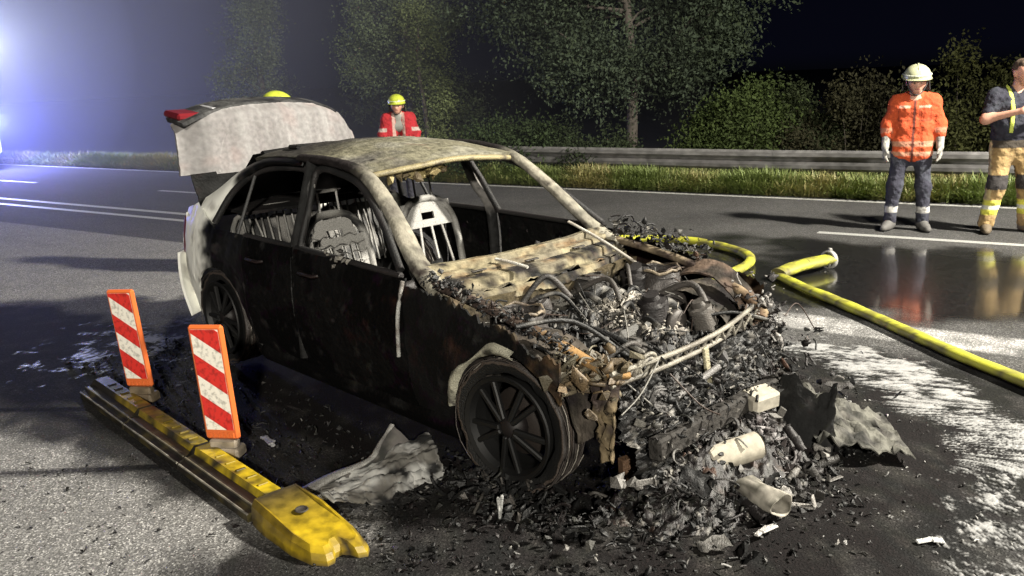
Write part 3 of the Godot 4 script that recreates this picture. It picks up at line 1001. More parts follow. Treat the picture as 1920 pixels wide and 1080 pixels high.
func body_sides() -> void:
	for sg in [1.0, -1.0]:
		var near = sg > 0.0
		# rear quarter
		panel("rear_quarter_panel", car, sg, -2.24, -1.0, func(x): return maxf(arch_y(x, -1.38, 0.36, 0.20), 0.18 + 0.30 * maxf(0.0, -1.95 - x)),
			func(x): return 1.035 - 0.09 * pow(clampf((-1.75 - x) / 0.5, 0, 1), 2.0) if x < -1.7 else lerpf(1.03, 0.93, clampf((x + 1.7) / 0.3, 0, 1)), tail_col, "scorched_paint", 90, 44, 0.013)
		# doors
		var rdoor := panel("rear_door", car, sg, -0.99, -0.405, func(x): return 0.21, func(_x): return 0.925, side_col)
		var fdoor := panel("front_door", car, sg, -0.385, 0.66, func(x): return 0.21, func(x): return 0.92 - 0.03 * maxf(0.0, x), side_col, "sooty_paint", 70, 40, 0.013)
		panel("front_fender", car, sg, 0.668, 1.70, func(x): return arch_y(x, 1.38, 0.37, 0.22), func(x): return 0.90 - 0.19 * smoothstep(0.7, 1.9, x) + 0.05 * nz.get_noise_2d(x * 6, sg) + 0.03 * nz.get_noise_2d(x * 30, sg) - 0.03, func(p):
			var c := side_col(p)
			var topd: float = 0.90 - 0.19 * smoothstep(0.7, 1.9, p.x) - p.y
			c = c.lerp(Color(0.12, 0.09, 0.055), smoothstep(0.03, -0.01, topd + 0.03 * n3(p, 8.0)) * 0.8)
			return c.lerp(Color(0.10, 0.06, 0.03), smoothstep(1.5, 1.78, p.x + 0.25 * n3(p, 9.0)) * 0.6), "burnt_metal", 90, 26, 0.013)
		# sill
		var st := st0()
		sheet(st, 30, 5, func(u, v):
			var x := lerpf(-0.98, 0.98, u)
			return Vector3(x, lerpf(0.10, 0.215, v), (side_z(x, 0.2) - 0.02 + 0.025 * sin(v * PI)) * sg), side_col, 0.02 * sg)
		obj("sill", st, "sooty_paint", car)
		# door handles and window frames
		for d in [[rdoor, -0.82], [fdoor, -0.2]]:
			st = st0()
			st.set_color(Color(0.012, 0.011, 0.011))
			var x: float = d[1]
			tube(st, [Vector3(x - 0.09, 0.80, (side_z(x, 0.8) + 0.002) * sg), Vector3(x - 0.07, 0.80, (side_z(x, 0.8) + 0.03) * sg), Vector3(x + 0.07, 0.80, (side_z(x, 0.8) + 0.03) * sg), Vector3(x + 0.09, 0.80, (side_z(x, 0.8) + 0.002) * sg)], 0.012, 6)
			obj("handle", st, "smooth_plain", d[0])
		var wz := func(x, y): return Vector3(x, y, (side_z(x, y) - 0.01) * sg)
		st = st0()
		ctube(st, curve([wz.call(-0.42, 0.92), wz.call(-0.46, 1.15), wz.call(-0.50, 1.33), wz.call(-0.80, 1.345), wz.call(-1.1, 1.30), wz.call(-1.33, 1.16), wz.call(-1.44, 0.96)], 5), 0.024, dark_col, 6)
		ctube(st, [wz.call(-1.10, 0.92), wz.call(-1.12, 1.28)], 0.011, func(_p): return Color(0.10, 0.10, 0.10), 6)
		ctube(st, [wz.call(-1.0, 0.925), wz.call(-0.42, 0.925)], 0.018, dark_col, 6)
		obj("window_frame", st, "burnt_fine", rdoor)
		st = st0()
		ctube(st, curve([wz.call(0.60, 0.93), wz.call(0.35, 1.12), wz.call(0.08, 1.28), wz.call(-0.16, 1.34), wz.call(-0.42, 1.345), wz.call(-0.39, 1.15), wz.call(-0.35, 0.93)], 5), 0.022, dark_col, 6)
		ctube(st, [wz.call(-0.38, 0.925), wz.call(0.62, 0.905)], 0.018, dark_col, 6)
		if near:
			ctube(st, [wz.call(-0.37, 0.95), wz.call(-0.41, 1.27)], 0.008, func(_p): return Color(0.30, 0.29, 0.27), 6)
		obj("window_frame", st, "burnt_fine", fdoor)
	# what is left of the mirror and a pale strip painting light along the front door edge
	var st := st0()
	ctube(st, curve([Vector3(0.665, 0.89, 0.835), Vector3(0.655, 0.72, 0.872), Vector3(0.635, 0.50, 0.868)], 6), 0.011, func(p): return pick(p, 9.0, Color(0.55, 0.55, 0.52), Color(0.25, 0.22, 0.2)), 6)
	obj("door_edge_highlight", st, "burnt_fine", car)
	st = st0()
	for i in 16:
		var p := Vector3(rng.randfn(0.10, 0.05), rng.randfn(0.925, 0.02), 0.83 + rng.randf_range(-0.02, 0.03))
		st.set_color(ash_col(p))
		lump(st, p, Vector3(0.016, 0.012, 0.018))
	tag(obj("mirror_remains", st, "burnt_fine", car), "", "", "", "stuff")
	# pale lip left on the wheel arch nearest the photographer
	st = st0()
	sheet(st, 30, 4, func(u, v):
		var a := lerpf(deg_to_rad(176), deg_to_rad(80), u)
		var r = 0.345 + (0.045 + 0.03 * sin(u * 9.0) * sin(u * PI)) * v
		return Vector3(1.38 + cos(a) * r, 0.31 + sin(a) * r, 0.845 + 0.03 * sin(v * PI) + 0.012 * nz.get_noise_2d(u * 7, v * 3)), func(p): return pick(p, 5.0, Color(0.56, 0.54, 0.42), Color(0.05, 0.045, 0.035), 0.05, 0.3), 0.006)
	obj("wheel_arch_lip", st, "burnt_fine", car)
	# tail: bumper, lamps
	st = st0()
	sheet(st, 40, 12, func(u, v):
		var z := lerpf(-0.80, 0.80, u)
		var y := lerpf(0.22, 0.68, v)
		return Vector3(-2.26 + 0.20 * pow(absf(z) / 0.8, 3.0) - 0.04 * sin(v * PI) + 0.10 * pow(1.0 - v, 2.0), y, z), tail_col, 0.02)
	obj("rear_bumper", st, "scorched_paint", car)
	st = st0()
	sheet(st, 30, 8, func(u, v):
		var z := lerpf(-0.70, 0.70, u)
		return Vector3(-2.19 + 0.14 * pow(absf(z) / 0.72, 3.0), lerpf(0.66, 0.96, v), z), tail_col, 0.02)
	obj("tail_panel", st, "scorched_paint", car)
	for sg in [1.0, -1.0]:
		st = st0()
		sheet(st, 12, 10, func(u, v):
			var x := lerpf(-2.215, -2.02, u)
			var y = lerpf(0.70, 0.925, v) - 0.03 * u
			return Vector3(x, y, (side_z(x, y) + 0.012 - 0.02 * pow(u * 2.0 - 1.0, 4.0)) * sg), func(_p): return Color.WHITE, 0.02 * sg)
		var lamp := obj("tail_light", st, "red_glass", car)
		st = st0()
		sheet(st, 6, 3, func(u, v):
			var x := lerpf(-2.19, -2.05, u)
			var y = lerpf(0.775, 0.805, v) - 0.03 * u
			return Vector3(x, y, (side_z(x, y) + 0.016) * sg), func(_p): return Color.WHITE, 0.004 * sg)
		obj("reversing_lens", st, "clear_glass", lamp)

func roof_and_pillars() -> void:
	var st := st0()
	sheet(st, 120, 96, func(u, v):
		var z := lerpf(-0.585, 0.585, v)
		var x := lerpf(-1.26 + 0.10 * pow(absf(z) / 0.58, 2.0), 0.13 - 0.10 * pow(absf(z) / 0.58, 2.0), u)
		return Vector3(x, roof_y(x, z), z), roof_col, 0.02)
	obj("roof", st, "burnt_metal", car)
	# ragged front rail of the roof, with what hung behind it
	st = st0()
	ctube(st, curve([Vector3(0.03, 1.335, 0.56), Vector3(0.11, 1.365, 0.3), Vector3(0.13, 1.385, 0), Vector3(0.11, 1.365, -0.3), Vector3(0.03, 1.335, -0.56)], 8), 0.026, func(p): return pick(p, 6.0, Color(0.40, 0.34, 0.18), Color(0.10, 0.08, 0.06), 0.0, 0.4), 8, 0.7)
	for i in 26:
		var p := Vector3(0.06 + rng.randfn(0, 0.02), 1.33 + rng.randfn(0, 0.015), rng.randfn(0.22, 0.09))
		st.set_color(pick(p, 9.0, Color(0.42, 0.34, 0.15), Color(0.2, 0.15, 0.08)))
		lump(st, p, Vector3(0.035, 0.025, 0.035))
	obj("roof_front_rail", st, "burnt_fine", car)
	for sg in [1.0, -1.0]:
		# A pillar running on into the roof rail
		st = st0()
		var pts := curve([Vector3(0.80, 0.83, 0.715 * sg), Vector3(0.60, 0.94, 0.68 * sg), Vector3(0.32, 1.17, 0.615 * sg), Vector3(0.04, 1.345, 0.575 * sg), Vector3(-0.25, 1.40, 0.575 * sg), Vector3(-0.6, 1.41, 0.58 * sg)], 14)
		var rr := []
		for i in pts.size(): rr.append(lerpf(0.062, 0.04, float(i) / pts.size()) * (1.0 + 0.10 * nz.get_noise_1d(i * 0.25 + sg * 30)))
		ctube(st, pts, rr, pillar_col, 10, 0.62)
		obj("windscreen_pillar", st, "burnt_metal", car)
		# B pillar
		st = st0()
		ctube(st, curve([Vector3(-0.40, 0.25, 0.79 * sg), Vector3(-0.40, 0.9, 0.775 * sg), Vector3(-0.46, 1.15, 0.67 * sg), Vector3(-0.48, 1.39, 0.58 * sg)], 5), 0.045, func(p): return (Color(0.20, 0.19, 0.18) if sg < 0 and p.y > 0.95 else Color(0.02, 0.02, 0.022)).lerp(Color(0.02, 0.02, 0.02), smoothstep(0.1, 0.3, n3(p, 6.0))), 8, 0.6)
		obj("door_pillar", st, "burnt_metal", car)
		# C pillar with the rear part of the roof rail
		st = st0()
		sheet(st, 50, 16, func(u, v):
			var c: Vector3 = [Vector3(-0.55, 1.40, 0.585), Vector3(-1.0, 1.385, 0.585), Vector3(-1.35, 1.28, 0.60), Vector3(-1.62, 1.12, 0.66), Vector3(-1.86, 1.015, 0.70)][0]
			var pp := [Vector3(-0.55, 1.41, 0.585), Vector3(-1.0, 1.395, 0.585), Vector3(-1.35, 1.29, 0.605), Vector3(-1.62, 1.15, 0.655), Vector3(-1.93, 1.02, 0.70)]
			var k := mini(int(u * 4.0), 3)
			c = pp[k].cubic_interpolate(pp[k + 1], pp[maxi(k - 1, 0)], pp[mini(k + 2, 4)], u * 4.0 - k)
			var w := lerpf(0.05, 0.26, u * u)
			return c + Vector3(w * v * 0.9, -w * v * 0.75, 0.05 * v + 0.035 * sin(v * PI)) * Vector3(1, 1, 1) * Vector3(1, 1, 1) * 1.0 if sg > 0 else Vector3(c.x + w * v * 0.9, c.y - w * v * 0.75, -(c.z + 0.05 * v + 0.035 * sin(v * PI))), tail_col, 0.02 * sg)
		obj("rear_pillar", st, "scorched_paint", car)
	# parcel shelf and rear window frame
	st = st0()
	sheet(st, 10, 10, func(u, v): return Vector3(lerpf(-1.80, -1.3, u), 1.0 + 0.01 * nz.get_noise_2d(u * 9, v * 9), lerpf(-0.62, 0.62, v)), dark_col, 0.02)
	obj("parcel_shelf", st, "burnt_metal", car)
	st = st0()
	ctube(st, [Vector3(-1.22, 1.39, 0.5), Vector3(-1.25, 1.41, 0), Vector3(-1.22, 1.39, -0.5)], 0.03, dark_col, 8)
	ctube(st, curve([Vector3(-0.9, 1.45, 0.42), Vector3(-1.1, 1.44, 0.36), Vector3(-1.25, 1.425, 0.1), Vector3(-1.26, 1.42, -0.2)], 4), 0.014, dark_col, 6)
	obj("rear_window_frame", st, "burnt_metal", car)
	# cowl below the windscreen: folded beam and gutter
	st = st0()
	var fold := [Vector2(0.0, -0.01), Vector2(0.02, 0.022), Vector2(0.065, 0.026), Vector2(0.072, -0.008), Vector2(0.115, -0.012), Vector2(0.125, -0.036), Vector2(0.19, -0.05), Vector2(0.205, -0.095), Vector2(0.25, -0.10), Vector2(0.265, -0.16)]
	for k in fold.size() - 1:
		var f0: Vector2 = fold[k]
		var f1: Vector2 = fold[k + 1]
		sheet(st, 60, 2, func(u, v):
			var z := lerpf(0.70, -0.70, u)
			var bow := 0.10 * (1.0 - pow(absf(z) / 0.70, 2.0))
			var q: Vector2 = f0.lerp(f1, v)
			var rag = 0.05 * maxf(0.0, nz.get_noise_2d(z * 5 + 2, 7.0) + 0.4 * nz.get_noise_2d(z * 17, 3.0)) * (1.0 if k >= 7 else 0.0) * v
			return Vector3(0.60 + bow + q.x + 0.005 * nz.get_noise_2d(z * 5, q.x * 6), 0.905 + q.y + rag + 0.006 * nz.get_noise_2d(z * 3 + 3, q.x * 5), z), func(p): return cowl_col(p).lerp(dark_col(p), 0.0 if k < 5 else smoothstep(-0.25, 0.15, n3(p * Vector3(1, 1, 0.7), 6.0))), 0.006)
	obj("windscreen_cowl", st, "burnt_metal", car)
	for zz in [0.45, 0.1, -0.3]:
		st = st0(false)
		st.set_color(Color(0.05, 0.04, 0.035))
		box(st, at(Vector3(0.745 + 0.10 * (1.0 - pow(zz / 0.7, 2.0)), 0.893, zz), 0, 0, -4), Vector3(0.018, 0.006, 0.10), 0.002)
		obj("drain_slot", st, "burnt_fine", car)
	st = st0()
	sheet(st, 24, 12, func(u, v):
		var z := lerpf(0.72, -0.72, u)
		return Vector3(0.88 + 0.03 * nz.get_noise_2d(z * 4, v * 4) + 0.05 * (1 - z * z), lerpf(0.78, 0.2, v), z), func(p): return dark_col(p).lerp(Color(0.14, 0.11, 0.06), smoothstep(0.62, 0.78, p.y) * 0.7), 0.02)
	obj("bulkhead", st, "burnt_metal", car)
	# wiper arms and loose rods
	for w in [[Vector3(0.6, 0.99, -0.47), Vector3(0.83, 0.90, -0.50), Vector3(1.07, 0.785, -0.53)], [Vector3(0.78, 0.925, 0.31), Vector3(0.86, 0.91, 0.27), Vector3(0.95, 0.89, 0.24)]]:
		st = st0()
		ctube(st, curve(w, 4), 0.013, func(p): return pick(p, 8.0, Color(0.62, 0.60, 0.54), Color(0.42, 0.38, 0.32)), 6, 0.6)
		obj("wiper_arm", st, "burnt_fine", car)

func perforated(st: SurfaceTool, xf: Transform3D, w: float, h: float, holes: Array, col: Callable, t := 0.012) -> void:
	# plate made of strips round rectangular openings: [x0, x1, y0, y1]
	var xs := [-w * 0.5, w * 0.5]
	var ys := [0.0, h]
	for q in holes:
		xs.append_array([q[0], q[1]]); ys.append_array([q[2], q[3]])
	xs.sort(); ys.sort()
	for i in xs.size() - 1:
		for j in ys.size() - 1:
			var c := Vector2((xs[i] + xs[i + 1]) * 0.5, (ys[j] + ys[j + 1]) * 0.5)
			if xs[i + 1] - xs[i] < 0.002 or ys[j + 1] - ys[j] < 0.002:
				continue
			var open := false
			for q in holes:
				if c.x > q[0] and c.x < q[1] and c.y > q[2] and c.y < q[3]: open = true
			var rim: float = w * 0.5 * (1.0 - 0.45 * pow(maxf(0.0, c.y / h - 0.55) / 0.45, 2.0))
			if open or absf(c.x) > rim:
				continue
			st.set_color(col.call(xf.origin))
			box(st, xf * at(Vector3(c.x, c.y, 0)), Vector3(xs[i + 1] - xs[i] + 0.0005, ys[j + 1] - ys[j] + 0.0005, t + 0.0007 * ((i * 3 + j * 5) % 7)), 0.0)

func seat(called: String, o: Vector3, whole: bool) -> void:
	# backrest frame faces forward; local x across the car, y up the backrest, z forward
	var s := node(called, car)
	var xf := Transform3D(Basis(Vector3(0, 0, -1), Vector3(-0.26, 0.966, 0), Vector3(0.966, 0.26, 0)), o)
	var st := st0()
	var pts := []
	for p in [[-0.22, 0.0], [-0.235, 0.25], [-0.215, 0.42], [-0.13, 0.53], [0.0, 0.555], [0.13, 0.53], [0.215, 0.42], [0.235, 0.25], [0.22, 0.0]]:
		pts.append(xf * Vector3(p[0], p[1], 0.0))
	ctube(st, curve(pts, 3), 0.026, seat_col, 8)
	obj("backrest_frame", st, "burnt_fine", s)
	st = st0(false)
	if whole:
		perforated(st, xf, 0.42, 0.52, [[-0.06, 0.06, 0.40, 0.45], [-0.16, -0.03, 0.20, 0.34], [0.03, 0.16, 0.22, 0.34], [-0.14, 0.14, 0.04, 0.13], [-0.17, -0.11, 0.36, 0.40]], func(_p): return Color(0.46, 0.45, 0.42))
	else:
		perforated(st, xf * at(Vector3(0, 0.36, 0)), 0.42, 0.17, [[-0.055, 0.055, 0.05, 0.10]], func(_p): return Color(0.46, 0.45, 0.42))
		for x in [-0.1, 0.02, 0.13]:
			cbox(st, xf * at(Vector3(x, 0.2, 0.0), 0, 0, x * 60.0), Vector3(0.016, 0.36, 0.01), seat_col, 0.0)
	obj("backrest_plate", st, "burnt_fine", s)
	st = st0()
	for x in [-0.07, 0.07]:
		ctube(st, [xf * Vector3(x, 0.5, 0.0), xf * Vector3(x, 0.70, 0.02)], 0.008, func(_p): return Color(0.45, 0.44, 0.42), 6)
	ctube(st, [xf * Vector3(-0.075, 0.70, 0.02), xf * Vector3(0.075, 0.70, 0.02)], 0.012, seat_col, 6)
	obj("headrest_posts", st, "burnt_fine", s)
	st = st0()
	for k in (7 if whole else 0):
		var y := 0.05 + 0.06 * k
		var w := []
		for i in 13:
			w.append(xf * Vector3(lerpf(-0.2, 0.2, i / 12.0), y + 0.012 * sin(i * 2.4 + k), 0.025 + 0.01 * cos(i * 3.0)))
		ctube(st, w, 0.004, seat_col, 4)
	if whole: tag(obj("springs", st, "burnt_fine", s), "", "", "", "stuff")
	# cushion pan
	st = st0()
	sheet(st, 8, 8, func(u, v): return o + Vector3(lerpf(0.02, 0.48, u), -0.02 + 0.05 * sin(u * PI) - 0.02 * sin(v * PI) + 0.02 * nz.get_noise_2d(u * 9, v * 9), lerpf(-0.24, 0.24, v)), func(p): return seat_col(p) * 0.35, 0.02)
	for z in [-0.2, 0.2]:
		cbox(st, at(o + Vector3(0.22, -0.16, z)), Vector3(0.5, 0.04, 0.03), dark_col)
		cbox(st, at(o + Vector3(0.02, -0.08, z)), Vector3(0.06, 0.16, 0.03), seat_col)
		cbox(st, at(o + Vector3(0.44, -0.10, z)), Vector3(0.05, 0.12, 0.03), seat_col)
	obj("seat_pan", st, "burnt_fine", s)

func cabin() -> void:
	var st := st0()
	sheet(st, 24, 16, func(u, v):
		var z := lerpf(-0.76, 0.76, v)
		return Vector3(lerpf(-1.7, 0.95, u), 0.16 + 0.16 * exp(-pow(z / 0.16, 2.0)) + 0.02 * nz.get_noise_2d(u * 12, v * 8), z), dark_col, 0.03)
	obj("floor_pan", st, "burnt_metal", car)
	# rubble on the floor of the cabin
	st = st0()
	for i in 500:
		var p := Vector3(rng.randf_range(-1.3, 0.8), 0.0, rng.randf_range(-0.72, 0.72))
		p.y = 0.2 + 0.18 * exp(-pow(p.z / 0.16, 2.0)) + absf(rng.randfn(0, 0.05))
		st.set_color(dark_col(p) * rng.randf_range(0.6, 2.0))
		lump(st, p, Vector3(rng.randf_range(0.02, 0.06), rng.randf_range(0.01, 0.03), rng.randf_range(0.02, 0.06)))
	tag(obj("cabin_rubble", st, "burnt_fine", car), "", "", "", "stuff")
	seat("front_seat", Vector3(-0.52, 0.50, 0.38), true)
	seat("front_seat", Vector3(-0.52, 0.50, -0.38), false)
	# rear bench: upright springs and a ragged backrest plate
	var s := node("rear_seat", car)
	st = st0()
	ctube(st, curve([Vector3(-1.38, 0.5, 0.62), Vector3(-1.5, 0.95, 0.6), Vector3(-1.52, 1.0, 0.0), Vector3(-1.5, 0.95, -0.6), Vector3(-1.38, 0.5, -0.62)], 6), 0.018, seat_col, 6)
	obj("backrest_frame", st, "burnt_fine", s)
	st = st0()
	for k in 22:
		var z := lerpf(-0.58, 0.58, k / 21.0)
		ctube(st, curve([Vector3(-1.36, 0.5, z), Vector3(-1.42 + rng.randf_range(-0.03, 0.03), 0.75, z + rng.randf_range(-0.03, 0.03)), Vector3(-1.49, 0.98, z + rng.randf_range(-0.02, 0.02))], 3), 0.008, seat_col, 5)
	obj("springs", st, "burnt_fine", s)
	st = st0()
	sheet(st, 24, 8, func(u, v): return Vector3(-1.42 - 0.12 * v + 0.02 * nz.get_noise_2d(u * 14, v * 6), lerpf(0.5, 0.93, v) + 0.03 * nz.get_noise_2d(u * 17, 3), lerpf(-0.6, 0.6, u)), func(p): return pick(p, 6.0, Color(0.30, 0.29, 0.27), Color(0.03, 0.03, 0.03), -0.1, 0.15), 0.01)
	obj("backrest_plate", st, "burnt_fine", s)
	# dashboard beam, steering column and wheel
	st = st0()
	ctube(st, curve([Vector3(0.46, 0.78, 0.70), Vector3(0.42, 0.80, 0.3), Vector3(0.44, 0.78, -0.2), Vector3(0.46, 0.78, -0.70)], 5), 0.035, dark_col, 8)
	for i in 60:
		var p := Vector3(rng.randfn(0.5, 0.07), rng.randf_range(0.55, 0.82), rng.randf_range(-0.66, 0.66))
		st.set_color(dark_col(p))
		lump(st, p, Vector3(0.07, 0.05, 0.07))
	obj("dashboard", st, "burnt_fine", car)

func boot() -> void:
	var lid := node("boot_lid", car)
	var top := func(z): return 1.69 - 0.12 * pow(absf(z - 0.05) / 0.70, 2.6) - 0.10 * smoothstep(-0.42, -0.74, z)
	var lid_col := func(p):
		var c := pick(Vector3(p.x, p.y * 0.25, p.z), 5.0, Color(0.25, 0.24, 0.237), Color(0.20, 0.188, 0.186), -0.4, 0.4)
		c = c.lerp(Color(0.30, 0.29, 0.285), smoothstep(0.0, 0.6, n3(Vector3(p.x, p.y * 0.12, p.z * 1.5), 12.0)) * 0.7)
		c = c.lerp(Color(0.09, 0.085, 0.082), smoothstep(0.1, 0.5, n3(Vector3(p.x, p.y * 0.1, p.z * 2.0 + 4.0), 11.0)) * 0.3)
		c = c.lerp(Color(0.28, 0.22, 0.21), smoothstep(0.1, 0.6, n3(p + Vector3(5, 5, 0), 3.0)) * 0.5)
		return c.lerp(Color(0.05, 0.05, 0.05), smoothstep(0.03, 0.0, absf(p.z + 0.40) - 0.004) * 0.0)
	var st := st0()
	sheet(st, 90, 44, func(u, v):
		var z := lerpf(-0.74, 0.77, u)
		var zz := 0.05 + (z - 0.05) * lerpf(1.0, 0.955, v)
		var y: float = lerpf(1.235, top.call(zz), v)
		var edge := smoothstep(0.16, 0.0, minf(u * 1.2, 1.0 - u)) * 2.6 + smoothstep(0.14, 0.0, 1.0 - v) * 0.8 - 0.35 * smoothstep(0.22, 0.30, minf(u, 1.0 - u)) * smoothstep(0.95, 0.85, v)
		return Vector3(-1.80 - 0.07 * v - 0.05 * edge + 0.012 * nz.get_noise_2d(z * 3, y * 3), y, zz), lid_col, 0.03)
	obj("inner_panel", st, "dusty_metal", lid)
	# stamped ribs of the inner frame
	for zz in [0.50, -0.36]:
		st = st0()
		ctube(st, curve([Vector3(-1.79, 1.25, zz + 0.05 * signf(zz)), Vector3(-1.82, 1.42, zz), Vector3(-1.845, top.call(zz) - 0.06, zz - 0.10 * signf(zz))], 5), 0.020, func(p): return lid_col.call(p) * 1.1, 8, 0.6)
		obj("stamped_rib", st, "dusty_metal", lid)
	# the upright face of the lid, which now points backwards, with the inner halves of the tail lights
	st = st0()
	sheet(st, 30, 8, func(u, v):
		var z := lerpf(-0.50, 0.73, u)
		return Vector3(-1.90 - (0.26 - 0.12 * smoothstep(0.1, -0.6, z)) * v + 0.06 * pow(absf(z - 0.05) / 0.7, 2.0), top.call(z) - 0.005 + 0.03 * v - 0.03 * smoothstep(-0.3, -0.63, z), z), func(p): return pick(p, 4.0, Color(0.03, 0.03, 0.033), Color(0.10, 0.10, 0.10)), 0.03)
	obj("plate_face", st, "burnt_metal", lid)
	for e in [0.62]:
		st = st0(false)
		st.set_color(Color.WHITE)
		box(st, at(Vector3(-2.02, top.call(e) + 0.03, e), 0, 0, -6), Vector3(0.24, 0.05, 0.24), 0.015)
		var lamp := obj("tail_light", st, "red_glass", lid)
		st = st0(false)
		box(st, at(Vector3(-2.0, top.call(e) + 0.055, e - 0.22 * signf(e)), 0, 0, -6), Vector3(0.2, 0.05, 0.18), 0.01)
		obj("reversing_lens", st, "clear_glass", lamp)
	for zz in [0.55, -0.45]:
		st = st0()
		ctube(st, curve([Vector3(-1.55, 1.0, zz), Vector3(-1.72, 1.02, zz), Vector3(-1.78, 1.14, zz), Vector3(-1.80, 1.27, zz)], 5), 0.018, dark_col, 6)
		obj("hinge", st, "burnt_fine", lid)
	st = st0()
	sheet(st, 24, 8, func(u, v): return Vector3(-1.78 + 0.04 * v + 0.02 * nz.get_noise_2d(u * 7, v * 7), lerpf(1.27, 0.96, v) - 0.03 * absf(u - 0.5), lerpf(-0.68, 0.755 - 0.05 * v, u)), func(p): return dark_col(p) * 0.5, 0.01)
	obj("dark_gap_sheet", st, "burnt_metal", lid)  # added dark sheet, stands in for the black gap under the lid
	st = st0()
	sheet(st, 20, 12, func(u, v):
		var z := lerpf(-0.56, 0.56, u)
		return Vector3(lerpf(-1.73, -1.24, v), lerpf(1.02, 1.40, v) + 0.03 * sin(u * PI), z), func(p): return Color(0.006, 0.006, 0.007).lerp(Color(0.03, 0.03, 0.032), smoothstep(0.2, 0.5, n3(p, 6.0))), 0.004)
	obj("dark_rear_window", st, "smooth_plain", car)  # near-black sheet closing the rear window opening
	st = st0()
	sheet(st, 8, 16, func(u, v): return Vector3(lerpf(-2.16, -1.7, u), 0.55 + 0.02 * nz.get_noise_2d(u * 7, v * 7), lerpf(-0.6, 0.6, v)), dark_col, 0.02)
	obj("boot_floor", st, "burnt_metal", car)

func wheels() -> void:
	var w0 := make_wheel("front_wheel")
	w0.transform = Transform3D(Basis.from_euler(Vector3(0, deg_to_rad(6), 0)), Vector3(1.38, 0.318, 0.755))
	for e in [["front_wheel", Vector3(1.38, 0.318, -0.755), 186.0], ["rear_wheel", Vector3(-1.38, 0.325, 0.745), 0.0], ["rear_wheel", Vector3(-1.38, 0.325, -0.745), 180.0]]:
		var w: Node3D = w0.duplicate()
		w.name = numbered(e[0], car)
		car.add_child(w, true)
		w.transform = Transform3D(Basis.from_euler(Vector3(0, deg_to_rad(e[2]), 0)), e[1])

# wheel about the local z axis, outer face at +z
func make_wheel(called: String) -> Node3D:
	var w := node(called, car)
	var st := st0()
	st.set_color(Color(0.007, 0.0065, 0.006))
	lathe(st, Transform3D(), [[0.225, 0.10], [0.245, 0.108], [0.25, 0.10], [0.24, 0.085], [0.222, 0.06], [0.215, 0.0], [0.222, -0.085], [0.245, -0.105], [0.24, -0.11], [0.215, -0.09], [0.205, 0.0], [0.21, 0.07], [0.225, 0.10]], 48, 0.002)
	obj("rim", st, "bare_steel", w)
	for k in 10:
		st = st0(false)
		st.set_color(Color(0.004, 0.004, 0.004))
		var a := 360.0 * k / 10.0 + (9.0 if k % 2 else -9.0) * 0.6
		var xf := at(Vector3.ZERO, 0, 0, a)
		box(st, xf * at(Vector3(0.135, 0, 0.082), 0, 6, 0), Vector3(0.19, 0.026, 0.028), 0.006)
		obj("spoke", st, "bare_steel", w)
	st = st0()
	st.set_color(Color(0.012, 0.011, 0.011))
	lathe(st, Transform3D(), [[0.0, 0.10], [0.03, 0.098], [0.05, 0.085], [0.065, 0.06], [0.075, 0.03], [0.0, 0.03]], 20)
	obj("hub", st, "bare_steel", w)
	st = st0()
	st.set_color(Color(0.035, 0.025, 0.02))
	lathe(st, Transform3D(), [[0.0, -0.01], [0.16, -0.01], [0.165, -0.02], [0.16, -0.035], [0.0, -0.035]], 28)
	obj("brake_disc", st, "bare_steel", w)
	# the burnt tyre: charred casing, wires and flaking plies
	st = st0()
	var tprof := [[0.252, 0.066], [0.268, 0.074], [0.285, 0.078], [0.300, 0.082], [0.311, 0.085], [0.311, 0.06], [0.307, 0.05], [0.312, 0.03], [0.308, 0.01], [0.312, -0.01], [0.307, -0.035], [0.312, -0.05], [0.311, -0.085], [0.305, -0.10], [0.28, -0.115], [0.248, -0.105]]
	for i in tprof.size() - 1:
		st.set_color(Color(0.004, 0.004, 0.004) if i < 3 else [Color(0.05, 0.042, 0.036), Color(0.11, 0.095, 0.08), Color(0.03, 0.025, 0.022), Color(0.08, 0.06, 0.048)][i % 4])
		lathe(st, Transform3D(), [tprof[i], tprof[i + 1]], 72, 0.022)
	var tyre := obj("tyre", st, "burnt_fine", w)
	st = st0()
	for k in 9:
		var r := rng.randf_range(0.316, 0.323)
		var zz := lerpf(-0.09, 0.09, k / 8.0)
		var a0 := rng.randf() * TAU
		var pts := []
		for i in 22:
			var a := a0 + TAU * 0.75 * i / 21.0
			pts.append(Vector3(cos(a) * r, sin(a) * r, zz + 0.006 * sin(i * 1.3 + k)))
		ctube(st, pts, 0.0028, func(_p): return Color(0.45, 0.41, 0.36) if k % 3 == 0 else Color(0.10, 0.085, 0.075), 4)
	obj("steel_cord", st, "bare_steel", tyre)
	return w

# ---------------------------------------------------------------- engine bay and the wrecked front
func clutter(called: String, parent: Node, n: int, place: Callable, size: Vector2, col: Callable, kind := "stuff", m := "burnt_fine") -> MeshInstance3D:
	var st := st0()
	for i in n:
		var p: Vector3 = place.call()
		var c: Color = col.call(p) * rng.randf_range(0.6, 1.4)
		st.set_color(c)
		var s := rng.randf_range(size.x, size.y)
		s = size.x + (size.y - size.x) * pow(rng.randf(), 2.5)
		var k := rng.randf()
		if k < 0.58:
			lump(st, p, Vector3(s, s * rng.randf_range(0.4, 0.9), s * rng.randf_range(0.5, 1.1)))
		elif k < 0.68:
			shard(st, p, s * 1.1)
		else:
			var d := Vector3(rng.randfn(0, 1), rng.randfn(0, 0.5), rng.randfn(0, 1)).normalized() * s * rng.randf_range(1.5, 4.0)
			rod(st, p - d * 0.5, p + d * 0.5, s * 0.16 + 0.002, s * 0.7, 5)
	var o := obj(called, st, m, parent)
	if kind: o.set_meta("kind", kind)
	return o

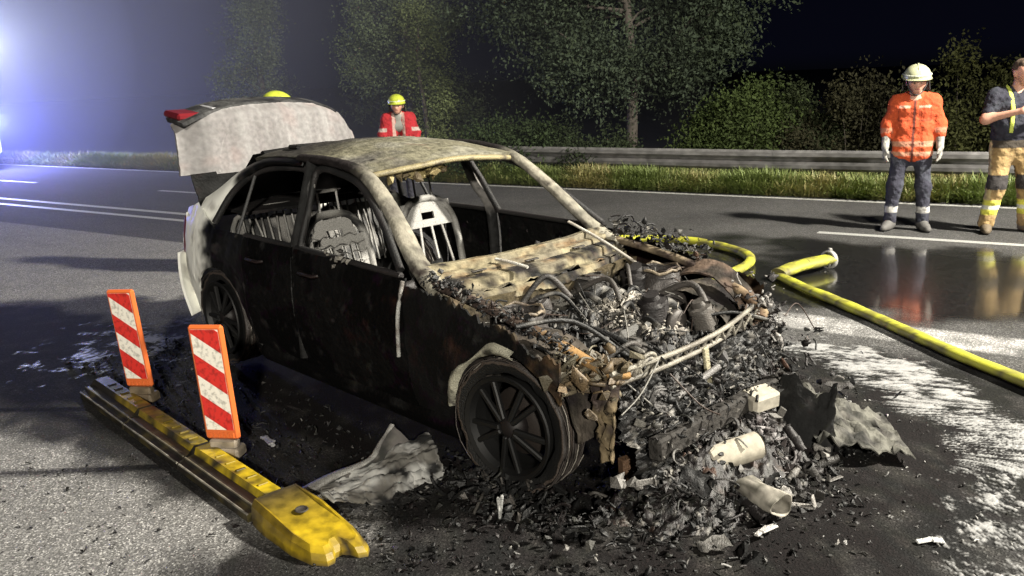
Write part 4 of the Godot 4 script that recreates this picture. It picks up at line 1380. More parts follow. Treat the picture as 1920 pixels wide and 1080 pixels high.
func bay_col(p: Vector3) -> Color:
	var c := pick(p, 8.0, Color(0.010, 0.009, 0.009), Color(0.26, 0.245, 0.215), 0.18, 0.45)
	return c.lerp(Color(0.13, 0.06, 0.03), smoothstep(0.35, 0.6, n3(p + Vector3(9, 1, 0), 4.0)) * 0.6)

func engine_bay() -> void:
	var st: SurfaceTool
	# front wheel houses and strut towers
	for sg in [1.0, -1.0]:
		st = st0()
		sheet(st, 26, 10, func(u, v):
			var a := lerpf(PI * 0.98, PI * 0.02, u)
			var r := 0.38 + 0.02 * nz.get_noise_2d(u * 9, v * 5 + sg)
			return Vector3(1.38 + cos(a) * r, 0.31 + sin(a) * r, lerpf(0.50, 0.79, v) * sg), func(p): return pick(p, 4.0, Color(0.02, 0.018, 0.016), Color(0.10, 0.085, 0.07)), 0.015 * sg)
		obj("wheel_house", st, "burnt_metal", car)
		st = st0()
		st.set_color(Color(0.04, 0.033, 0.028))
		lathe(st, at(Vector3(1.20, 0.55, 0.56 * sg), -90), [[0.18, 0.0], [0.155, 0.10], [0.125, 0.19], [0.115, 0.22], [0.095, 0.225], [0.085, 0.19], [0.05, 0.16], [0.04, 0.20], [0.0, 0.205]], 28, 0.03)
		var tw := obj("strut_tower", st, "burnt_fine", car)
		st = st0()
		var ring := []
		for k in 21:
			var a := TAU * k / 20.0
			ring.append(Vector3(1.20 + cos(a) * 0.118, 0.772 + 0.012 * sin(k * 1.7), 0.56 * sg + sin(a) * 0.118))
		ctube(st, ring, 0.009, func(p): return pick(p, 7.0, Color(0.36, 0.29, 0.20), Color(0.12, 0.09, 0.06)), 6)
		obj("ring", st, "burnt_fine", tw)
	# inner wing rails running from the bulkhead to the front panel
	for sg in [1.0, -1.0]:
		st = st0()
		var pts := curve([Vector3(0.72, 0.87, 0.71 * sg), Vector3(1.1, 0.82, 0.72 * sg), Vector3(1.5, 0.74, 0.70 * sg), Vector3(1.78, 0.63, 0.64 * sg), Vector3(1.84, 0.60, 0.55 * sg)], 6)
		ctube(st, pts, 0.036, func(p): return pick(p, 5.0, Color(0.07, 0.05, 0.04), Color(0.30, 0.24, 0.16), 0.0, 0.4).lerp(Color(0.36, 0.21, 0.08), smoothstep(1.45, 1.7, p.x + 0.1 * n3(p, 7.0)) * (0.9 if sg > 0 else 0.2)), 8, 0.6)
		obj("inner_wing_rail", st, "burnt_metal", car)
	# ochre and rust flakes on the near end of the front
	clutter("rusty_flakes", car, 170, func(): return Vector3(rng.randfn(1.70, 0.09), rng.randfn(0.60, 0.05), rng.randfn(0.66, 0.06)), Vector2(0.015, 0.06), func(p): return pick(p, 7.0, Color(0.15, 0.105, 0.055), Color(0.20, 0.175, 0.12)))
	# a flap of torn wing hanging down in front of the wheel
	st = st0()
	sheet(st, 8, 14, func(u, v):
		return Vector3(1.78 + 0.07 * u + 0.05 * v + 0.03 * nz.get_noise_2d(u * 3, v * 4), 0.60 - 0.34 * v, 0.72 - 0.10 * u * (1 - v) + 0.05 * nz.get_noise_2d(u * 4 + 5, v * 3)), func(p): return pick(p, 6.0, Color(0.22, 0.17, 0.10), Color(0.04, 0.03, 0.025), -0.25, 0.2), 0.006)
	obj("torn_wing_flap", st, "burnt_metal", car)
	# upper front panel: a pierced beam across the car
	st = st0()
	var beam_col := func(p): return pick(p, 6.0, Color(0.36, 0.33, 0.27), Color(0.20, 0.18, 0.145)).lerp(Color(0.04, 0.035, 0.03), smoothstep(0.1, 0.4, n3(p + Vector3(3, 0, 3), 10.0)))
	for dy in [0.0, 0.055]:
		ctube(st, curve([Vector3(1.84, 0.575 + dy, 0.66), Vector3(1.875 + dy * 0.3, 0.582 + dy, 0.3), Vector3(1.87 + dy * 0.3, 0.59 + dy, -0.1), Vector3(1.80, 0.60 + dy, -0.56)], 6), 0.013, beam_col, 6)
	for k in 22:
		var z := lerpf(0.60, -0.52, k / 21.0)
		var x := 1.872 - 0.07 * pow(absf(z - 0.1) / 0.66, 3.0)
		ctube(st, [Vector3(x, 0.578, z + (0.025 if k % 2 else -0.025)), Vector3(x + 0.015, 0.645, z - (0.025 if k % 2 else -0.025))], 0.008, beam_col, 5)
	obj("front_cross_panel", st, "burnt_fine", car)
	st = st0()
	for r in [0.075, 0.052]:
		var ring := []
		for k in 19:
			var a := lerpf(-0.3, PI + 0.3, k / 18.0)
			ring.append(Vector3(1.86 + 0.02 * sin(a), 0.60 + sin(a) * r, 0.45 + cos(a) * r))
		ctube(st, ring, 0.010, beam_col, 6)
	obj("bonnet_latch_loop", st, "burnt_fine", car)
	st = st0(false)
	cbox(st, at(Vector3(1.90, 0.50, 0.02), 4, 8, 6), Vector3(0.016, 0.2, 0.045), func(_p): return Color(0.46, 0.42, 0.28), 0.004)
	obj("hanging_bracket", st, "burnt_fine", car)
	# engine: long block with cover, manifold and pipes
	var eng := node("engine", car)
	st = st0(false)
	for e in [[Vector3(1.18, 0.42, 0.02), Vector3(0.62, 0.36, 0.34)], [Vector3(1.2, 0.63, 0.02), Vector3(0.58, 0.10, 0.22)], [Vector3(1.52, 0.45, 0.02), Vector3(0.08, 0.42, 0.42)]]:
		st.set_color(Color(0.06, 0.055, 0.05))
		box(st, at(e[0], 3, 4, 2), e[1], 0.03)
	obj("engine_block", st, "burnt_fine", eng)
	for k in 6:
		st = st0()
		var x := 0.95 + 0.105 * k
		ctube(st, curve([Vector3(x, 0.62, -0.08), Vector3(x + 0.01, 0.70, -0.18), Vector3(x + 0.02, 0.66, -0.28), Vector3(x + 0.02, 0.55, -0.34)], 4), 0.03, bay_col, 8)
		obj("intake_runner", st, "burnt_fine", eng)
	st = st0()
	st.set_color(Color(0.10, 0.09, 0.08))
	for k in 4:
		lathe(st, at(Vector3(1.57, 0.40 + 0.07 * k, 0.12 - 0.1 * k), 0, 90), [[0.0, 0.03], [0.03, 0.03], [0.05 + 0.02 * (k % 2), 0.03], [0.05 + 0.02 * (k % 2), 0.0], [0.0, 0.0]], 18)
	obj("pulley", st, "bare_steel", eng)
	st = st0()
	for k in 26:
		var p := Vector3(rng.randf_range(0.95, 1.75), rng.randf_range(0.5, 0.74), rng.randf_range(-0.55, 0.55))
		var q := p + Vector3(rng.randfn(0, 0.2), rng.randfn(0, 0.07), rng.randfn(0, 0.2))
		ctube(st, curve([p, (p + q) * 0.5 + Vector3(0, rng.randf_range(0.0, 0.1), 0), q], 5), rng.randf_range(0.006, 0.02), bay_col, 6)
	obj("pipes_and_wiring", st, "burnt_fine", eng)
	# larger things one can still make out in the bay
	var feats := [["coolant_tank", Vector3(1.12, 0.68, -0.46), 0.085, 0.12], ["filter_housing", Vector3(1.50, 0.64, -0.10), 0.075, 0.13], ["pump_housing", Vector3(1.02, 0.66, 0.22), 0.06, 0.08], ["alternator", Vector3(1.62, 0.55, 0.24), 0.07, 0.09], ["servo_drum", Vector3(0.98, 0.70, -0.22), 0.11, 0.07], ["air_duct", Vector3(1.66, 0.58, -0.32), 0.06, 0.14]]
	for e in feats:
		st = st0()
		var tint := pick(e[1], 3.0, Color(0.02, 0.018, 0.017), Color(0.11, 0.10, 0.09))
		st.set_color(tint)
		var r: float = e[2]
		var l: float = e[3]
		lathe(st, at(e[1], rng.randf_range(-110, -60), rng.randf_range(-40, 40)), [[0.0, l], [r * 0.5, l], [r * 0.55, l * 0.8], [r * 0.9, l * 0.75], [r, l * 0.6], [r, 0.0], [r * 0.85, -l * 0.2], [0.0, -l * 0.2]], 20, 0.025)
		obj(e[0], st, "burnt_fine", eng)
	st = st0()
	var arcs := [[Vector3(0.95, 0.70, 0.30), Vector3(1.02, 0.84, 0.18), Vector3(1.10, 0.72, 0.08), 0.016], [Vector3(1.0, 0.70, -0.05), Vector3(1.2, 0.80, -0.10), Vector3(1.36, 0.70, -0.02), 0.014], [Vector3(1.3, 0.66, -0.40), Vector3(1.5, 0.75, -0.44), Vector3(1.66, 0.62, -0.38), 0.018], [Vector3(1.62, 0.56, 0.50), Vector3(1.70, 0.66, 0.35), Vector3(1.66, 0.56, 0.18), 0.012], [Vector3(0.92, 0.72, -0.6), Vector3(1.1, 0.80, -0.4), Vector3(1.2, 0.72, -0.3), 0.012]]
	for e in arcs:
		ctube(st, curve([e[0], e[1], e[2]], 7), e[3], func(p): return pick(p, 6.0, Color(0.10, 0.09, 0.08), Color(0.02, 0.018, 0.017), -0.1, 0.5), 8)
	obj("coolant_hoses", st, "burnt_fine", eng)
	# hanging wires, stripped by the fire
	st = st0()
	for i in 46:
		var p := Vector3(rng.randf_range(0.95, 2.0), 0, rng.randf_range(-0.66, 0.62))
		p.y = 0.74 - 0.16 * smoothstep(1.2, 1.9, p.x) + rng.randf_range(-0.02, 0.06)
		var q := p + Vector3(rng.randfn(0, 0.16), 0, rng.randfn(0, 0.2))
		q.y = 0.70 - 0.22 * smoothstep(1.2, 1.9, q.x) + rng.randf_range(-0.05, 0.05) - (0.3 if i % 4 == 0 else 0.0)
		var mm := (p + q) * 0.5 + Vector3(rng.randfn(0, 0.03), rng.randfn(0.0, 0.05), rng.randfn(0, 0.03))
		var tint: Color = [Color(0.14, 0.13, 0.115), Color(0.07, 0.04, 0.028), Color(0.015, 0.014, 0.013), Color(0.26, 0.25, 0.22)][i % 4]
		ctube(st, curve([p, mm, q], 7), rng.randf_range(0.0022, 0.0045), func(_p): return tint, 4)
	tag(obj("stripped_wires", st, "burnt_fine", eng), "", "", "", "stuff")
	# pale melted mass on the engine and the charred heap around it
	clutter("melted_alloy", car, 1200, func():
		var z := rng.randfn(-0.08, 0.11)
		var x := rng.randfn(1.42, 0.10)
		return Vector3(x, 0.70 - 0.9 * pow(x - 1.36, 2.0) * 2.0 - 0.9 * pow(z + 0.08, 2.0) + rng.randfn(0, 0.02), z), Vector2(0.006, 0.028), func(p): return pick(p, 9.0, Color(0.42, 0.385, 0.33), Color(0.05, 0.045, 0.042), 0.05, 0.35))
	var bay_h := func(x: float, z: float) -> float:
		var y := 0.62 - 0.12 * smoothstep(1.3, 1.85, x) + 0.09 * nz.get_noise_2d(x * 4, z * 4) + 0.07 * absf(nz.get_noise_2d(x * 9 + 3, z * 9)) + 0.035 * nz.get_noise_2d(x * 26, z * 26) + 0.03 * absf(nz.get_noise_2d(x * 15, z * 15 + 9))
		return y - 0.10 * smoothstep(0.2, 0.5, z) * smoothstep(1.5, 1.2, x) - 0.12 * exp(-pow((z + 0.5) / 0.16, 2.0)) * smoothstep(1.2, 1.5, x)
	st = st0()
	sheet(st, 120, 170, func(u, v):
		var x := lerpf(0.9, 1.86, u)
		var z := lerpf(-0.70, 0.68, v)
		return Vector3(x, bay_h.call(x, z), z), func(p):
			var c := Color(0.009, 0.008, 0.008).lerp(Color(0.03, 0.026, 0.023), smoothstep(0.0, 0.5, n3(p, 14.0)))
			return c.lerp(Color(0.24, 0.22, 0.19), smoothstep(0.2, 0.45, n3(p + Vector3(4, 4, 1), 20.0) + 0.6 * n3(p, 4.0))), 0.0)
	obj("charred_residue", st, "burnt_fine", car)
	clutter("charred_engine_clutter", car, 1900, func():
		var x := rng.randf_range(0.90, 1.86)
		var z := rng.randf_range(-0.68, 0.66)
		return Vector3(x, bay_h.call(x, z) + rng.randfn(0.005, 0.012), z), Vector2(0.003, 0.026), bay_col)
	clutter("charred_wing_edge", car, 420, func():
		var x := rng.randf_range(0.70, 1.70)
		return Vector3(x, 0.90 - 0.20 * smoothstep(0.7, 1.9, x) + rng.randfn(0, 0.02), 0.74 + rng.randfn(0, 0.03)), Vector2(0.004, 0.022), bay_col)
	clutter("charred_wing_edge", car, 260, func():
		var x := rng.randf_range(0.70, 1.40)
		return Vector3(x, 0.93 - 0.14 * smoothstep(0.7, 1.9, x) + rng.randfn(0, 0.03), -0.76 + rng.randfn(0, 0.04)), Vector2(0.005, 0.03), bay_col)
	# far wheel arch: a tall hoop of burnt liner, then the crusty corner
	st = st0()
	sheet(st, 34, 6, func(u, v):
		var a := lerpf(PI * 0.86, -PI * 0.12, u)
		var r = 0.33 + 0.05 * v
		return Vector3(1.42 + cos(a) * r * 0.9, 0.44 + sin(a) * r, -0.62 - 0.12 * v + 0.02 * nz.get_noise_2d(u * 8, v * 4)), func(p): return pick(p, 5.0, Color(0.17, 0.12, 0.09), Color(0.05, 0.04, 0.035)), 0.012)
	obj("far_arch_liner", st, "burnt_metal", car)
	clutter("crusted_corner", car, 300, func(): return Vector3(rng.randfn(1.80, 0.07), rng.randfn(0.56, 0.10), rng.randfn(-0.63, 0.06)), Vector2(0.006, 0.03), func(p): return pick(p, 6.0, Color(0.30, 0.28, 0.26), Color(0.05, 0.045, 0.045)))
	# below the cross panel: bumper carrier, radiator remains, subframe
	st = st0(false)
	cbox(st, at(Vector3(2.0, 0.30, 0.0), 0, 0, 4), Vector3(0.07, 0.10, 1.15), func(_p): return Color(0.05, 0.045, 0.04), 0.012)
	obj("bumper_carrier", st, "burnt_metal", car)
	st = st0(false)
	cbox(st, at(Vector3(1.78, 0.33, 0.0), 0, 0, 10), Vector3(0.05, 0.38, 0.9), func(_p): return Color(0.018, 0.016, 0.015), 0.008)
	obj("radiator", st, "burnt_fine", car)
	st = st0()
	ctube(st, [Vector3(1.95, 0.46, 0.34), Vector3(1.98, 0.53, 0.05)], 0.017, func(_p): return Color(0.22, 0.21, 0.20), 6)
	obj("stay_rod", st, "burnt_fine", car)
	st = st0()
	st.set_color(Color(0.35, 0.34, 0.33))
	lathe(st, at(Vector3(1.93, 0.47, 0.42), 0, 60), [[0.0, 0.03], [0.05, 0.025], [0.055, 0.0], [0.05, -0.03], [0.0, -0.03]], 14, 0.01)
	obj("horn", st, "burnt_fine", car)
	st = st0()
	sheet(st, 80, 150, func(u, v):
		var z := lerpf(-0.74, 0.64, v)
		var d := 0.07 * nz.get_noise_2d(u * 3, z * 5) + 0.06 * absf(nz.get_noise_2d(u * 6, z * 11)) + 0.025 * nz.get_noise_2d(u * 16, z * 28)
		return Vector3(1.83 + 0.20 * u + d - 0.05 * z * z, 0.55 - 0.5 * u + d * 0.5, z), func(p):
			var c := Color(0.007, 0.0065, 0.006).lerp(Color(0.026, 0.022, 0.02), smoothstep(0.0, 0.5, n3(p, 12.0)))
			return c.lerp(Color(0.24, 0.225, 0.20), smoothstep(0.22, 0.45, n3(p + Vector3(4, 4, 1), 18.0) + 0.5 * n3(p, 4.0))), 0.0)
	obj("melted_front", st, "burnt_fine", car)
	clutter("charred_front_clutter", car, 1300, func(): return Vector3(rng.randf_range(1.78, 2.1), rng.randf_range(0.08, 0.55), rng.randf_range(-0.72, 0.62)), Vector2(0.004, 0.03), bay_col)

# ---------------------------------------------------------------- things lying on the road
func ground_debris() -> void:
	var F := car.transform
	# charred litter spread over the road, as one mass
	var lit := func(p): return pick(p, 7.0, Color(0.006, 0.0055, 0.005), Color(0.24, 0.23, 0.21), 0.28, 0.5)
	clutter("charred_litter", self, 2600, func():
		var x := rng.randfn(2.10, 0.20)
		var z := rng.randfn(-0.05, 0.42)
		var hgt := 0.26 * exp(-pow((x - 2.05) / 0.25, 2.0)) * (0.6 + 0.6 * nz.get_noise_2d(x * 4, z * 4))
		return F * Vector3(x, maxf(0.006, hgt * rng.randf_range(0.5, 1.0)) + rng.randf() * 0.02, z), Vector2(0.004, 0.028), lit)
	clutter("charred_litter", self, 1000, func():
		var a := rng.randf() * TAU
		var r := sqrt(rng.randf())
		return Vector3(0.35 + cos(a) * r * 1.15, rng.randf_range(0.004, 0.03), -3.35 + sin(a) * r * 0.55), Vector2(0.003, 0.02), lit)
	clutter("charred_litter", self, 900, func():
		var p: Vector3 = F * Vector3(rng.randf_range(-2.3, 1.6), 0, rng.randf_range(0.8, 1.6))
		return Vector3(p.x, rng.randf_range(0.003, 0.02), p.z), Vector2(0.004, 0.022), lit)
	clutter("charred_litter", self, 500, func(): return Vector3(rng.randf_range(-2.6, -0.4), rng.randf_range(0.003, 0.01), rng.randf_range(-4.2, -2.6)), Vector2(0.003, 0.012), lit)
	clutter("charred_litter", self, 450, func(): return Vector3(rng.randf_range(0.6, 2.4), rng.randf_range(0.003, 0.01), rng.randf_range(-4.6, -2.6)), Vector2(0.003, 0.014), func(p): return pick(p, 7.0, Color(0.03, 0.028, 0.026), Color(0.5, 0.49, 0.47)))
	# the heap of torn-off front parts: pieces big enough to tell apart
	var heap := node("debris_heap")
	tag(heap, "heap of torn burnt front parts lying before the car's bare front", "debris heap")
	var mound := st0()
	sheet(mound, 90, 130, func(u, v):
		var x := lerpf(1.82, 2.62, u)
		var z := lerpf(-0.98, 0.90, v)
		var rise := 0.25 * exp(-pow((x - 2.0) / 0.26, 2.0)) * exp(-pow((z + 0.02) / 0.62, 4.0))
		var rough := (0.06 * absf(nz.get_noise_2d(x * 7, z * 7)) + 0.10 * absf(nz.get_noise_2d(x * 3 + 5, z * 3)) + 0.03 * nz.get_noise_2d(x * 22, z * 22)) * (0.25 + 2.6 * rise)
		return F * Vector3(x, rise * 0.85 + rough - 0.012, z), func(p):
			var c := Color(0.008, 0.0075, 0.007).lerp(Color(0.028, 0.024, 0.021), smoothstep(0.0, 0.5, n3(p, 12.0)))
			c = c.lerp(Color(0.07, 0.035, 0.022), smoothstep(0.2, 0.5, n3(p + Vector3(3, 9, 1), 5.0)) * 0.7)
			return c.lerp(Color(0.26, 0.245, 0.22), smoothstep(0.28, 0.5, n3(p + Vector3(4, 4, 1), 20.0) + 0.5 * n3(p, 4.0))), 0.0)
	obj("matted_ash", mound, "burnt_fine", heap)
	for i in 64:
		var x := rng.randf_range(1.95, 2.5)
		var z := clampf(rng.randfn(0.0, 0.42), -0.85, 0.8)
		if i % 4 == 0: x = rng.randf_range(1.92, 2.15)
		var hh := 0.20 * exp(-pow((x - 2.05) / 0.25, 2.0))
		var p: Vector3 = F * Vector3(x, hh * rng.randf_range(0.5, 1.3) + 0.02, z)
		var tint := [Color(0.012, 0.011, 0.011), Color(0.02, 0.018, 0.017), Color(0.05, 0.045, 0.04), Color(0.09, 0.045, 0.028), Color(0.20, 0.19, 0.175), Color(0.38, 0.36, 0.33)][[0, 0, 1, 1, 2, 2, 3, 4, 4, 5][rng.randi() % 10]] as Color
		var pc := st0()
		var s2 := rng.randf_range(0.03, 0.085)
		var kind := rng.randi() % 5
		var pb := Basis.from_euler(Vector3(rng.randfn(0, 0.5), rng.randf() * TAU, rng.randfn(0, 0.5)))
		var xf := Transform3D(pb, p)
		var cf := func(q): return tint * (0.75 + 0.5 * n3(q + p, 18.0))
		if kind == 0:      # bent plate
			var ph := rng.randf() * 9.0
			sheet(pc, 7, 5, func(u, v): return xf * Vector3((u - 0.5) * s2 * 1.8, s2 * 0.5 * nz.get_noise_2d(u * 2 + ph, v * 2) + s2 * 0.15 * absf(nz.get_noise_2d(u * 7 + ph, v * 7)), (v - 0.5) * s2 * (1.1 + 0.4 * nz.get_noise_1d(u * 5 + ph))), cf, 0.004)
		elif kind == 1:    # curled strip
			var pts := []
			for k in 12:
				var a := k * 0.45
				pts.append(xf * Vector3(cos(a) * s2 * (1.0 - 0.06 * k), sin(a) * s2 * 0.6, (k - 6) * s2 * 0.06))
			ctube(pc, pts, s2 * 0.13, cf, 5, 0.3)
		elif kind == 2:    # pipe end
			pc.set_color(tint)
			lathe(pc, xf, [[s2 * 0.22, -s2], [s2 * 0.30, -s2 * 0.9], [s2 * 0.26, 0.0], [s2 * 0.32, s2 * 0.9], [s2 * 0.2, s2], [s2 * 0.18, s2 * 0.5]], 10, 0.02)
		elif kind == 3:    # bracket
			pc.set_color(tint)
			box(pc, xf, Vector3(s2 * 1.5, s2 * 0.12, s2 * 0.5), 0.003)
			box(pc, xf * at(Vector3(s2 * 0.7, s2 * 0.3, 0), 0, 0, 12), Vector3(s2 * 0.12, s2 * 0.7, s2 * 0.5), 0.003)
		else:              # fused lump
			pc.set_color(tint)
			for k in 5:
				lump(pc, p + Vector3(rng.randfn(0, 1), absf(rng.randfn(0, 0.5)), rng.randfn(0, 1)) * s2 * 0.35, Vector3.ONE * s2 * rng.randf_range(0.25, 0.5))
		obj(["bent_plate", "curled_strip", "pipe_end", "bracket", "fused_lump"][kind], pc, "burnt_fine", heap)
	for c in get_children():
		if c.name.begins_with("charred_litter"): tag(c, "charred black and grey litter of burnt car parts strewn over the road", "debris", "charred litter on the road", "stuff")
	clutter("charred_litter", self, 700, func():
		var p: Vector3 = F * Vector3(rng.randfn(1.45, 0.22), 0, rng.randfn(0.93, 0.09))
		p.y = absf(rng.randfn(0, 0.03))
		return p, Vector2(0.005, 0.04), func(p): return pick(p, 7.0, Color(0.008, 0.0075, 0.007), Color(0.10, 0.09, 0.08), 0.25, 0.5))
	# burnt canister with its neck
	var t := node("scorched_canister")
	t.transform = Transform3D(Basis.from_euler(Vector3(0, deg_to_rad(14), deg_to_rad(10))), Vector3(0.965, 0.16, -3.57))
	tag(t, "pale scorched cylinder lying slanted on the debris before the car", "canister")
	var st := st0()
	st.set_color(Color(0.46, 0.42, 0.34))
	lathe(st, at(Vector3.ZERO, 0, 90), [[0.052, -0.13], [0.062, -0.12], [0.062, 0.12], [0.055, 0.13], [0.0, 0.135]], 24, 0.004)
	obj("body", st, "dusty_metal", t)
	st = st0()
	st.set_color(Color(0.40, 0.36, 0.28))
	lathe(st, at(Vector3(-0.13, 0, 0), 0, 90), [[0.055, 0.0], [0.045, -0.02], [0.04, 0.01], [0.03, 0.015], [0.028, -0.03], [0.012, -0.03], [0.01, 0.0], [0.0, 0.0]], 20)
	obj("neck", st, "burnt_fine", t)
	# squashed can
	st = st0()
	for i in 1:
		sheet(st, 24, 8, func(u, v):
			var a: float = TAU * u
			var r: float = 0.06 + 0.008 * sin(a * 3.0 + v * 5.0)
			return Vector3(cos(a) * r, 0.07 + sin(a) * r * 0.8, lerpf(-0.11, 0.11, v)), func(p): return pick(p, 12.0, Color(0.42, 0.39, 0.33), Color(0.12, 0.11, 0.09)), 0.004)
	var o: Node3D = obj("squashed_can", st, "dusty_metal")
	put(o, Vector3(1.03, 0.0, -3.33), 28)
	tag(o, "squashed grey can lying below the pale cylinder", "can")
	# white scorched box
	st = st0(false)
	st.set_color(Color(0.42, 0.39, 0.32))
	box(st, at(Vector3(0, 0.05, 0), 8, 0, 5), Vector3(0.16, 0.09, 0.12), 0.015)
	o = obj("scorched_box", st, "dusty_metal")
	put(o, Vector3(1.17, 0.24, -3.88), 25)
	tag(o, "small whitish scorched box on top of the debris heap", "box")
	clutter("ash_heap", self, 420, func():
		var p := Vector3(rng.randfn(1.13, 0.10), 0, -3.84 + rng.randfn(0, 0.10))
		p.y = 0.24 * exp(-(pow((p.x - 1.13) / 0.17, 2.0) + pow((p.z + 3.84) / 0.18, 2.0))) * rng.randf_range(0.7, 1.0) + 0.02
		return p, Vector2(0.008, 0.035), func(p): return pick(p, 9.0, Color(0.30, 0.28, 0.28), Color(0.06, 0.05, 0.05)))
	tag(get_node("ash_heap"), "heap of grey ash and burnt bits under the whitish box", "ash heap", "", "stuff")
	# black curved panel standing on edge with the crumpled liner behind it
	st = st0()
	sheet(st, 14, 18, func(u, v):
		var a := lerpf(-0.6, 0.75, u)
		return Vector3(sin(a) * 0.22 + 0.02 * nz.get_noise_2d(u * 4, v * 4), v * (0.34 + 0.05 * sin(u * 7.0) + 0.04 * nz.get_noise_1d(u * 9.0)), cos(a) * 0.12 - 0.10 * v), func(p): return pick(p, 5.0, Color(0.012, 0.012, 0.012), Color(0.06, 0.058, 0.055), 0.1, 0.4), 0.008)
	o = obj("charred_bumper_corner", st, "burnt_metal")
	put(o, Vector3(1.40, 0, -3.92), -28)
	tag(o, "black curved piece of charred bumper standing upright right of the wreck", "bumper piece")
	st = st0()
	sheet(st, 22, 16, func(u, v):
		return Vector3(lerpf(-0.04, 0.40, u), 0.03 + 0.24 * (1.0 - u) * (1.0 - v * 0.5) * (0.7 + 0.5 * nz.get_noise_2d(u * 5, v * 3)) + 0.05 * absf(nz.get_noise_2d(u * 8, v * 8)), lerpf(-0.34, 0.18, v) + 0.05 * nz.get_noise_2d(u * 3, v * 6)), func(p): return pick(p, 7.0, Color(0.17, 0.165, 0.145), Color(0.05, 0.048, 0.044), -0.1, 0.3), 0.006)
	o = obj("crumpled_liner", st, "burnt_metal")
	put(o, Vector3(1.47, 0, -3.92), -8)
	tag(o, "grey crumpled sheet of liner spread beside the upright charred bumper piece", "car liner")
	# the pale torn bumper skin between the kerb element and the wheel
	st = st0()
	sheet(st, 60, 30, func(u, v):
		var p := Vector3(-1.0, 0, -3.62).lerp(Vector3(-0.45, 0, -4.02), u)
		var side := Vector3(0.25, 0, 0.72).normalized()
		var w = lerpf(0.10, 0.40, smoothstep(0.0, 0.5, u)) * (1.0 - 0.25 * u)
		var y = 0.015 + 0.08 * smoothstep(0.05, 0.95, u) * (1.0 - v) + 0.04 * sin(v * PI) * u
		var ragged := 0.05 * nz.get_noise_2d(u * 9, 4.0) + 0.03 * nz.get_noise_2d(u * 31, 8.0)
		var crease := 0.05 * absf(nz.get_noise_2d(u * 1.4 + v * 0.5, v * 3.2 - u)) + 0.012 * nz.get_noise_2d(u * 5, v * 7)
		return p + side * (v * (w + ragged) - 0.02) + Vector3(0.02 * nz.get_noise_2d(u * 8, v * 8), y + crease, 0.04 * nz.get_noise_2d(u * 6, v * 2)), func(p):
			var c := pick(p, 4.0, Color(0.46, 0.455, 0.435), Color(0.14, 0.13, 0.115), -0.25, 0.3)
			c = c.lerp(Color(0.58, 0.57, 0.54), smoothstep(0.06, 0.0, absf((p.x + 1.0) * 0.72 + (p.z + 3.62) * 0.55 + 0.25)) * 0.0)
			return c.lerp(Color(0.015, 0.014, 0.013), smoothstep(0.05, 0.30, n3(p + Vector3(2, 7, 1), 5.0) + 0.3 * n3(p, 14.0))), 0.004)
	var ridge := curve([Vector3(-1.05, 0.02, -3.575), Vector3(-0.89, 0.055, -3.71), Vector3(-0.72, 0.09, -3.81), Vector3(-0.67, 0.145, -3.89), Vector3(-0.62, 0.20, -3.97)], 5)
	sheet(st, 20, 8, func(u, v):
		var top: Vector3 = ridge[int(round(u * 20.0))]
		var foot := Vector3(-0.98, 0.01, -3.56).lerp(Vector3(-0.47, 0.03, -3.95), u)
		return top.lerp(foot, v) + Vector3(0, 0.02 * nz.get_noise_2d(u * 4, v * 3) * v, 0.015 * nz.get_noise_2d(u * 5, v * 4)), func(p): return pick(p, 8.0, Color(0.13, 0.12, 0.11), Color(0.03, 0.028, 0.026), -0.2, 0.2), 0.004)
	o = obj("torn_bumper_skin", st, "dusty_metal")
	tag(o, "pale torn sheet of bumper lying between yellow kerb element and front wheel", "bumper skin")
	st = st0()
	ctube(st, curve([Vector3(-1.05, 0.02, -3.575), Vector3(-0.89, 0.055, -3.71), Vector3(-0.72, 0.09, -3.81), Vector3(-0.67, 0.145, -3.89), Vector3(-0.62, 0.20, -3.97)], 5), [0.03, 0.034, 0.036, 0.038, 0.038, 0.036, 0.033, 0.03, 0.028, 0.025, 0.022, 0.02, 0.018, 0.015, 0.013, 0.012, 0.011, 0.010, 0.012, 0.015, 0.014], func(p): return pick(p, 10.0, Color(0.52, 0.51, 0.48), Color(0.20, 0.19, 0.18)), 7, 0.35)
	o = obj("ridge_highlight", st, "burnt_fine")  # strip painted pale, the light on the ridge put into its colour
	tag(o, "pale strip painting the lit ridge of the torn bumper skin", "painted ridge")
